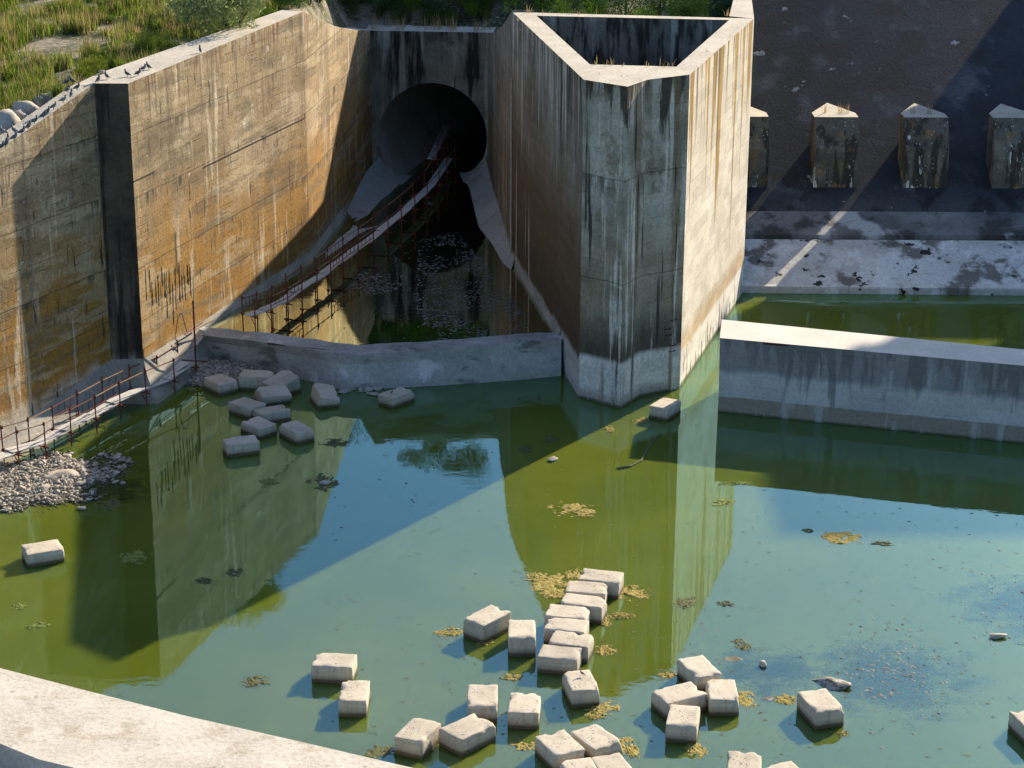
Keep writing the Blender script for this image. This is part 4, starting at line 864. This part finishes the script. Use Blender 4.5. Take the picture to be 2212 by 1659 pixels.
# leaves afloat on the inner pool
r = random.Random(8); b = MB()
def leafy(p):
    x, y = p; q = atz(p, ZI)
    d = mnoise.noise(Vector((q.x * 0.35, q.y * 0.22, 0))) + 0.5 * mnoise.noise(Vector((q.x, q.y * .8, 5)))
    return d
poly = [(905, 520), (985, 500), (1040, 560), (1090, 610), (1135, 690), (1140, 722), (1000, 735), (930, 735), (905, 690), (893, 640), (900, 590)]
poly2 = [(760, 600), (800, 575), (870, 560), (878, 600), (860, 625), (800, 640), (750, 640)]
k = 0; tries = 0
while k < 2600 and tries < 90000:
    tries += 1; p = (r.uniform(740, 1150), r.uniform(500, 738)); A1 = inside(*p, poly); A2 = inside(*p, poly2)
    if not (A1 or A2) and r.random() > 0.02: continue
    if leafy(p) < r.uniform(-0.45, 0.55) : continue
    k += 1; q = atz(p, ZI + 0.008); s_ = 0.03 + 0.07 * r.random() ** 2; a = r.uniform(0, 6.28)
    b.face([(q.x + math.cos(a + t) * s_ * w, q.y + math.sin(a + t) * s_ * w, q.z + r.uniform(0, .012)) for t, w in ((0, 1.3), (1.1, .7), (2.2, .9), (3.3, 1.2), (4.6, .6))])
o = b.build('floating_leaves', C['leafscum'], merge=False); tag(o, 'pale fallen leaves scattered over the dark inner pool', 'leaves', kind='stuff')
# specks afloat on the outer pool
b = MB(); 
for k in range(3200):
    p = (r.uniform(700, 2200), r.uniform(900, 1640)); q = atz(p, 0.006); s_ = 0.012 + 0.05 * r.random() ** 6; a = r.uniform(0, 6.28)
    b.face([(q.x + math.cos(a + t) * s_ * 1.4, q.y + math.sin(a + t) * s_, q.z) for t in (0, 1.3, 2.5, 3.6, 5.0)])
o = b.build('floating_specks', C['algae_dark'], merge=False); tag(o, 'tiny weed specks adrift on the open pool', 'weed specks', kind='stuff')

# ------------------------------------------------------------------ scaffold walkways
def walkway(name, posts, zbase, zpl, ztop, label, side, wid=1.0, pw=0.30, ladder=()):
    root = empty(name, (posts[0].x, posts[0].y, zbase)); tag(root, label, 'walkway')
    n = len(posts); perp = []
    for i in range(n):
        a = posts[max(0, i - 1)]; c_ = posts[min(n - 1, i + 1)]; d = (c_ - a); d.z = 0; d.normalize(); perp.append(Vector((-d.y, d.x, 0)) * side)
    rr = random.Random(n); fr = []; bk = []
    for i, p in enumerate(posts):
        lean = Vector((rr.uniform(-.05, .05), rr.uniform(-.05, .05), 0))
        for row, off in ((fr, 0), (bk, wid)):
            q = p + perp[i] * off; top = dn(q + lean, ztop + rr.uniform(-.06, .12)); b = MB(); b.tube(dn(q, ZB), top, 0.036); po = b.build('post', C['rust'], root); row.append((q, top))
            b = MB(); b.box(dn(q, zpl - 0.02), Vector((.07, 0, 0)), Vector((0, .07, 0)), Vector((0, 0, .06))); b.build('coupler', C['rust'], po)
            b = MB(); b.tube(dn(q, ztop - 0.22), dn(q, ztop - 0.08), .062); b.build('coupler', C['rust'], po)
        b = MB(); b.tube(dn(p - perp[i] * 0.25, zpl - .06), dn(p + perp[i] * (wid + .15), zpl - .06), .035)
        b.tube(dn(p, zpl - .55), dn(p + perp[i] * 0.35, zpl - .08), .022); b.build('bracket', C['rust'], root)
    for i in range(n - 1):
        a, c_ = posts[i] + perp[i] * (wid * .45), posts[i + 1] + perp[i + 1] * (wid * .45); d = (c_ - a); L = d.length; d.normalize(); s_ = (i % 2) * 0.05
        for k in (-1, 1):
            b = MB(); m_ = (a + c_) / 2 + perp[i] * k * (pw * .52); m_.z = zpl + 0.02 + s_ + rr.uniform(-.01, .01); b.box(m_, (d * (L / 2 + .16)) + Vector((0, 0, rr.uniform(-.03, .03))), perp[i] * (pw / 2), Vector((0, 0, .025))); b.build('plank', C['plank'], root)
        for row, nm in ((fr, 'f'), (bk, 'b')):
            z1, z2 = ztop - .15, ztop - .15; A_ = dn(row[i][1], z1); B_ = dn(row[i + 1][1], z2)
            b = MB(); b.tube(A_, B_, .028); b.build('rail', C['palerail'] if (i % 3) else C['rust'], root)
            if (i, nm) in ladder:
                b = MB(); dz = Vector((0, 0, .48)); b.tube(A_ - dz, B_ - dz, .022); b.build('rail', C['rust'], root)
                for k in range(1, 4): 
                    b = MB(); P = A_.lerp(B_, k / 4); b.tube(P, P - dz, .018); b.build('baluster', C['rust'], root)
    return root
F_ = [(-12, 1040), (43, 1012), (100, 994.6), (155, 963.8), (210, 933.8), (261, 903.8), (318, 876), (378.4, 850.7), (424.6, 820)]
walkway('scaffold_walkway', [atz(p, 0.0) for p in F_], ZB, 0.72, 1.95, 'rust red scaffold walkway with silver planks along the wall of the outer pool', 1, ladder=((0, 'b'), (3, 'b'), (3, 'f'), (4, 'f'), (5, 'b')))
Fi = [(512, 742), (552.4, 715.8), (586.9, 709 - 4), (624.5, 686.6), (652.7, 665), (686.5, 643.3), (716.5, 622.5), (742.4, 601.6), (775, 577), (808, 553), (838, 528), (868, 502), (896, 478), (922, 452), (948, 424), (966, 396), (982, 368)]
walkway('scaffold_walkway', [atz(p, ZI) for p in Fi[1:]], ZB, 2.40, 3.35, 'scaffold walkway with ladder-like railings leading into the round tunnel', 1, wid=.95, pw=.27, ladder=tuple((i, s) for i in (0, 1, 2, 5, 6, 7, 8) for s in 'fb' if (i + (s == 'b')) % 4))
# inner flight deeper in the tunnel
Fj = [(945, 372), (957, 345), (967, 322), (976, 300)]
walkway('scaffold_walkway', [atz(p, ZI + 0.6) for p in Fj], ZB, 3.1, 4.3, 'dim upper flight of scaffold standing inside the tunnel mouth', 1, wid=.9, pw=.27)
# ramp onto the weir
def ramp(a0, a1, za, zb_, w, lb):
    A_ = atz(a0, za); B_ = atz(a1, zb_); d = B_ - A_; pd = Vector((-d.y, d.x, 0)).normalized(); root = empty('ramp', (A_.x, A_.y, za)); tag(root, lb, 'plank ramp')
    for k in (-1, 1):
        b = MB(); b.box((A_ + B_) / 2 + pd * k * w * .26, d / 2, pd * w * .25, Vector((0, 0, .025))); b.build('plank', C['plank'], root)
ramp((402, 760), (440, 715), 0.95, 1.82, .62, 'steep double plank ramp rising onto the weir crest')
ramp((352, 813), (402, 782), 0.76, 0.95, .55, 'low double plank bridging from walkway to ramp foot')
sp = empty('scaffold_standard', atz((424.6, 814.9), 0.05)); tag(sp, 'single tall rusty scaffold post beside the weir ramp', 'scaffold post')
b = MB(); q = atz((424.6, 814.9), 0.05); b.tube(dn(q, ZB), dn(q, 4.2), .05); b.build('post', C['rust'], sp)
b = MB(); b.tube(dn(q, 0.95) + Vector((-1.4, .2, 0)), dn(q, 0.95) + Vector((.6, -.1, 0)), .035); b.build('transom', C['rust'], sp)
# loose tubes leaning where the weir meets the wall
for i, (p, q_) in enumerate((((398, 722), (436, 698)), ((402, 724), (432, 706)), ((412, 716), (460, 692)))):
    b = MB(); A_ = atz(p, 2.15); B_ = atz(q_, 2.15); b.tube(A_, B_, .035); o = b.build('loose_tube', C['palerail'] if i else C['rust']); tag(o, 'loose scaffold tube lying on the footing behind the weir end', 'tube', 'loose tubes at the weir end')
b = MB(); q = atz((393, 728), 1.9); pts = [q + Vector((-.35, 0, -.5)), q + Vector((-.1, 0, 1.25)), q + Vector((.05, 0, 1.28)), q + Vector((.32, 0, .1))]
for i in range(3): b.tube(pts[i], pts[i + 1], .02, 5)
o = b.build('wire_loop', C['iron']); tag(o, 'bent rusty wire loop standing by the weir end', 'wire')

# ------------------------------------------------------------------ pigeons
def pigeon_mesh(seed, mat, up):
    bm = bmesh.new(); bmesh.ops.create_uvsphere(bm, u_segments=10, v_segments=8, radius=1.0)
    for v in bm.verts:
        p = v.co; x = p.x; t = (x + 1) / 2
        w = 0.075 * (1 - 0.55 * max(0, -x)); v.co = Vector((x * 0.145, p.y * w, p.z * (0.072 * (1 - 0.6 * max(0, -x)))))
        if x < -0.5: v.co.x -= (-x - 0.5) * 0.14
        if x > 0.55: v.co.x *= 0.92
    h = bmesh.ops.create_uvsphere(bm, u_segments=8, v_segments=6, radius=0.036)['verts']
    for v in h: v.co = v.co + Vector((0.155, 0, 0.115))
    nk = bmesh.ops.create_cone(bm, segments=8, radius1=0.05, radius2=0.03, depth=0.13, cap_ends=True)['verts']
    for v in nk: v.co = Matrix.Rotation(0.5, 3, 'Y') @ v.co + Vector((0.125, 0, 0.06))
    bk_ = bmesh.ops.create_cone(bm, segments=5, radius1=0.011, radius2=0.002, depth=0.035, cap_ends=True)['verts']
    for v in bk_: v.co = Matrix.Rotation(math.pi / 2, 3, 'Y') @ v.co + Vector((0.20, 0, 0.11))
    for v in bm.verts: v.co = Matrix.Rotation(-up, 3, 'Y') @ v.co + Vector((0, 0, 0.145))
    for s_ in (-1, 1):
        lg = bmesh.ops.create_cone(bm, segments=5, radius1=0.010, radius2=0.008, depth=0.10, cap_ends=True)['verts']
        for v in lg: v.co = v.co + Vector((0.01, s_ * 0.03, 0.05))
    me = bpy.data.meshes.new('pigeon'); bm.to_mesh(me); bm.free(); me.materials.append(mat)
    for p in me.polygons: p.use_smooth = True
    return me
PM = [pigeon_mesh(0, C['pigeon'], .35), pigeon_mesh(1, C['pigeon'], .6), pigeon_mesh(2, C['pigeon_pale'], .3)]
PG = [((433, 114), 2, 1), ((309, 154), 0, 0), ((322, 150), 2.6, 0), ((298, 164), .6, 0), ((276, 166), 2.9, 0), ((232, 171), 2.5, 0), ((212, 178), .9, 1), ((143, 184), .2, 0), ((158, 181), 3.2, 0), ((146, 200), .9, 0), ((166, 195), .5, 0), ((154, 210), 1.4, 1), ((136, 222), .3, 2), ((115, 237), .6, 2), ((101, 248), .5, 0), ((93, 256), .4, 0), ((74, 268), .4, 0), ((61, 280), .8, 0), ((47, 291), .6, 0), ((33, 289), 2.9, 2), ((30, 304), .5, 0), ((16, 310), 1.2, 1), ((11, 319), .5, 0), ((2, 324), .4, 0), ((8, 291), 2.9, 2)]
def coping_point(p):
    if p[0] > 200: return atz(p, 15.97 + 0.23 * max(0, (p[0] - 275)) / 380)
    z = 15.9
    for _ in range(12):
        q = atz(p, z); k = (100.4 - q.y) / 7.0; z = 15.97 - 1.77 * max(0, k)
    return atz(p, z)
for i, (p, rz, k) in enumerate(PG):
    q = coping_point(p); o = bpy.data.objects.new('pigeon', PM[k]); COL.objects.link(o); o.location = q; o.rotation_euler = (0, 0, rz); o.scale = (1.15,) * 3
    if i == 0: lb = 'lone upright pigeon higher up on the sunlit wall top'
    elif p[0] > 200: lb = 'slate pigeon on the level wall top above the dark step'
    elif k == 2: lb = 'pale-backed pigeon among the dark ones on the sloping wall top'
    else: lb = 'dark pigeon perched on the sloping wall top'
    tag(o, lb, 'pigeon', 'pigeons on the retaining wall')
for cpt, z, rz, lb in ((z5((325, 893)), .60, .5, 'small dark bird standing on the lone block before the weir'), (z8((1562, 1057)), .72, 2.8, 'small dark bird standing on the droppings-marked block')):
    q = atz(cpt, z); o = bpy.data.objects.new('bird', PM[0]); COL.objects.link(o); o.location = q; o.rotation_euler = (0, 0, rz); o.scale = (.6,) * 3; tag(o, lb, 'bird', 'small birds on blocks')

# ------------------------------------------------------------------ vegetation
def foliage(mb, c, rx, ry, rz, n, ls, r, lumps=9, up=0.3):
    L = [(Vector((r.gauss(0, .45) * rx, r.gauss(0, .45) * ry, r.uniform(-.5, .75) * rz)), r.uniform(.35, .6)) for _ in range(lumps)]
    for k in range(n):
        lc, lr = r.choice(L); d = Vector((r.gauss(0, 1), r.gauss(0, 1), r.gauss(0, 1))).normalized() * (r.random() ** 0.4)
        p = Vector(c) + lc + Vector((d.x * rx, d.y * ry, d.z * rz)) * lr
        a = Vector((r.gauss(0, 1), r.gauss(0, 1), r.gauss(0, 1) + up)).normalized(); u = a.orthogonal().normalized(); s_ = ls * r.uniform(.6, 1.3)
        mb.face([p - u * s_ * .25, p + a * s_ * .5 - u * s_ * .02 , p + a * s_, p + a * s_ * .5 + u * s_ * .3])
def bush(name, p_base, rx, ry, rz, n, ls, mat, lb, cat, seed, gp=None, trunk=0.3):
    r = random.Random(seed); e = empty(name, p_base); tag(e, lb, cat, gp); c = Vector(p_base) + Vector((0, 0, trunk + rz * .75))
    b = MB(); foliage(b, c, rx, ry, rz, n, ls, r); b.build('crown', mat, e, merge=False)
    b = MB()
    for k in range(5):
        t = c + Vector((r.uniform(-.6, .6) * rx, r.uniform(-.6, .6) * ry, r.uniform(-.2, .4) * rz)); mid = Vector(p_base).lerp(t, .45) + Vector((0, 0, .15 * rz)); b.tube(Vector(p_base) - Vector((0, 0, .2)), mid, .05 * rz / 1.5, 5); b.tube(mid, t, .03 * rz / 1.5, 5)
    b.build('trunk', C['bark'], e)
    return e
def gpt(px, guess=15):
    z = guess
    for _ in range(12): q = atz(px, z); z = gz(q.x, q.y)
    return Vector((q.x, q.y, z))
bush('olive_bush', gpt((505, 92)), 3.1, 2.4, 2.0, 9500, .27, C['olive_leaf'], 'large silvery green bush behind the highest part of the wall', 'bush', 3, trunk=.5)
bush('shrub', gpt((325, 128)), 1.3, 1.1, .75, 3600, .15, C['yellow_leaf'], 'bright yellow green shrub just behind the wall top', 'bush', 4, trunk=.1)
bush('shrub', gpt((203, 160)), .9, .8, .45, 1800, .13, C['yellow_leaf'], 'low yellow green shrub behind the pigeons', 'bush', 5, trunk=.05)
bush('shrub', gpt((175, 170)), .6, .6, .35, 900, .13, C['yellow_leaf'], 'smallest yellow shrub tucked at the wall rear edge', 'bush', 6, trunk=.05)
BG = [(600, 'mid_leaf'), (640, 'dark_leaf'), (690, 'mid_leaf'), (765, 'dark_leaf'), (820, 'dark_leaf'), (885, 'mid_leaf'), (945, 'dark_leaf'), (1005, 'mid_leaf'), (1045, 'dark_leaf'), (1160, 'mid_leaf'), (1205, 'dark_leaf'), (1260, 'mid_leaf'), (1330, 'dark_leaf'), (1400, 'mid_leaf'), (1470, 'dark_leaf'), (1530, 'dark_leaf')]
r = random.Random(77)
for i, (px, mt) in enumerate(BG):
    for row, (yy, sc) in enumerate(((145.2, 1.0), (149.5, 1.3)) if 740 < px < 1080 else ((137.0, 1.0), (141.0, 1.3)) if px <= 740 else ((131.0, 1.1), (136.0, 1.5))):
        X = aty((px + (20 if row else 0), 40), yy).x; z = gz(X, yy)
        bush('shrub', (X, yy, z), 1.35 * sc, 1.3 * sc, (1.15 + r.uniform(-.1, .5)) * sc, 2600, .17, C[mt if not row else 'dark_leaf'], ('front-row ' if not row else 'upper-row ') + ('lighter green' if mt == 'mid_leaf' and not row else 'dark green') + (' thicket shrub behind the tunnel headwall' if 740 < px < 1080 else ' thicket shrub behind the high wall end' if px <= 740 else ' thicket shrub behind the hollow pier'), 'bush', 100 + i * 2 + row, 'thicket shrubs', trunk=.1)
for i, (x, y, s_) in enumerate(((-13.9, 126.0, .8), (-13.2, 130.0, .9), (-12.9, 133.5, 1.0), (-14.6, 122.8, .7))):
    bush('shrub', (x, y, gz(x, y)), 1.2 * s_, 1.2 * s_, .9 * s_, 2200, .16, C['mid_leaf' if i % 2 else 'dark_leaf'], 'leafy shrub crowding the rear of the high wall end', 'bush', 400 + i, 'shrubs behind the high wall end', trunk=.05)
for i in range(22):
    x, y = -10.5 + (i % 11) * 2.2 + r.uniform(-.5, .5), 146.8 + (i // 11) * 5.4 + r.uniform(-1, 1)
    bush('shrub', (x, y, gz(x, y)), 1.5, 1.4, 1.3, 2200, .18, C['mid_leaf' if i % 3 == 0 else 'dark_leaf'], 'shrub filling the shaded slope above the tunnel headwall', 'bush', 430 + i, 'slope shrubs above the tunnel', trunk=.05)
bush('tree', (-5.6, 170, gz(-5.6, 170)), 2.9, 2.4, 2.0, 5000, .3, C['dark_leaf'], 'broad dense tree on the crest above the tunnel', 'tree', 300, trunk=.6)
for i, (x, y, s_) in enumerate(((-30, 138, 2.4), (-36, 133, 2.2), (-24, 140, 2.4), (-18, 141, 2.2))):
    bush('shrub', (x, y, gz(x, y)), s_, s_, s_ * .7, 2600, .2, C['dark_leaf' if i % 2 else 'mid_leaf'], 'dark shrub closing the grassy bank above the wall', 'bush', 320 + i, 'shrubs at the top of the bank')
# tall grass
r = random.Random(5); bg_, bs_ = MB(), MB()
def blade(mb, p, h, lean, w):
    a = r.uniform(0, 6.28); d = Vector((math.cos(a), math.sin(a), 0)); t = Vector((-d.y, d.x, 0)) * w
    m_ = p + d * lean * .35 + Vector((0, 0, h * .6)); e = p + d * lean + Vector((0, 0, h)); i0 = len(mb.v)
    mb.v += [p - t, p + t, m_ + t * .7, m_ - t * .7, e]; mb.f += [(i0, i0 + 1, i0 + 2, i0 + 3), (i0 + 3, i0 + 2, i0 + 4)]
nc = 0
while nc < 2300:
    cx_, cy_ = r.uniform(-44, -13.5), r.uniform(97, 137)
    if inside(cx_ + 1.7, cy_ - .3, FRONT): continue
    if gz(cx_, cy_) < 5: continue
    d = mnoise.noise(Vector((cx_ * .16, cy_ * .16, 1))) + .5 * mnoise.noise(Vector((cx_ * .5, cy_ * .5, 2)))
    if d < r.uniform(-.5, .2): continue
    if ((cx_ + 24.5) / 2.4) ** 2 + ((cy_ - 115) / 4.0) ** 2 < 1: continue
    nc += 1; hh = r.uniform(.45, 1.0) * (1.15 + .7 * d); dry = r.random() < .25; rad_ = r.uniform(.25, .75); lx, ly = r.gauss(0, .2), r.gauss(0, .2)
    for k in range(int(r.uniform(35, 80))):
        a = r.uniform(0, 6.28); q = rad_ * r.random() ** .7; x, y = cx_ + math.cos(a) * q, cy_ + math.sin(a) * q
        if inside(x + 1.4, y - .2, FRONT): continue
        h = hh * r.uniform(.55, 1.1); straw = r.random() < (.5 if dry else .12)
        blade(bs_ if straw else bg_, Vector((x, y, gz(x, y) - .03)), h * (1.25 if straw else 1), r.uniform(.1, .55), .018 if straw else .024)
tag(bg_.build('grass', C['grass'], merge=False), 'tall green grass on the bank behind the wall', 'grass', kind='stuff')
tag(bs_.build('straw_grass', C['straw'], merge=False), 'dry straw coloured grass stalks on the bank', 'grass', kind='stuff')
# dry weeds rooted on the concrete tops
b = MB(); r = random.Random(9)
def tuft(p, z, n, h):
    q = atz(p, z)
    for k in range(n): blade(b, q + Vector((r.uniform(-.18, .18), r.uniform(-.12, .12), 0)), h * r.uniform(.4, 1.1), r.uniform(.05, .35), .014)
for p, n_, h in (((1145, 27), 14, .8), ((1180, 29), 10, .4), ((1230, 30), 12, .35), ((1255, 31), 12, .3), ((1290, 31), 4, 1.0), ((1285, 139), 6, .7), ((1310, 140), 8, .5), ((1320, 141), 6, .6), ((1345, 142), 8, .25), ((1395, 143), 8, .5), ((1430, 144), 8, .7), ((1446, 144), 8, .6), ((1570, 34), 10, .8), ((1590, 60), 8, .25), ((1575, 80), 8, .25), ((1525, 112), 9, .3), ((1120, 45), 8, .25), ((1300, 160), 8, .2), ((1350, 165), 8, .2), ((1130, 65), 8, .2)): tuft(p, ZT, max(3, n_ // 2), h * .75)
tag(b.build('dry_weeds', C['straw'], merge=False), 'dry weed tufts rooted along the pier rim', 'weeds', kind='stuff')
b = MB()
for k in range(40):
    p = PL.lerp(PR, r.random()) - npx * r.uniform(.3, 2.0); q = dn(p, 11.7)
    for _ in range(5): blade(b, q + Vector((r.uniform(-.1, .1), r.uniform(-.1, .1), 0)), r.uniform(.4, 1.3), r.uniform(.05, .3), .015)
tag(b.build('dry_weeds', C['straw'], merge=False), 'upright dry stalks along the tunnel headwall top', 'weeds', kind='stuff')
b = MB()
for p, z in (((1783, 226), 8.5), ((1818, 216), 8.5), ((1830, 214), 8.5), ((1975, 213), 8.5), ((2010, 214), 8.5)):
    q = aty(p, 131.0)
    for _ in range(12): blade(b, Vector((q.x, 131.0, 8.35)) + Vector((r.uniform(-.2, .2), r.uniform(-.2, .2), 0)), r.uniform(.3, .8), r.uniform(.05, .3), .014)
tag(b.build('dry_weeds', C['straw'], merge=False), 'dry weeds growing on the baffle block tops', 'weeds', kind='stuff')
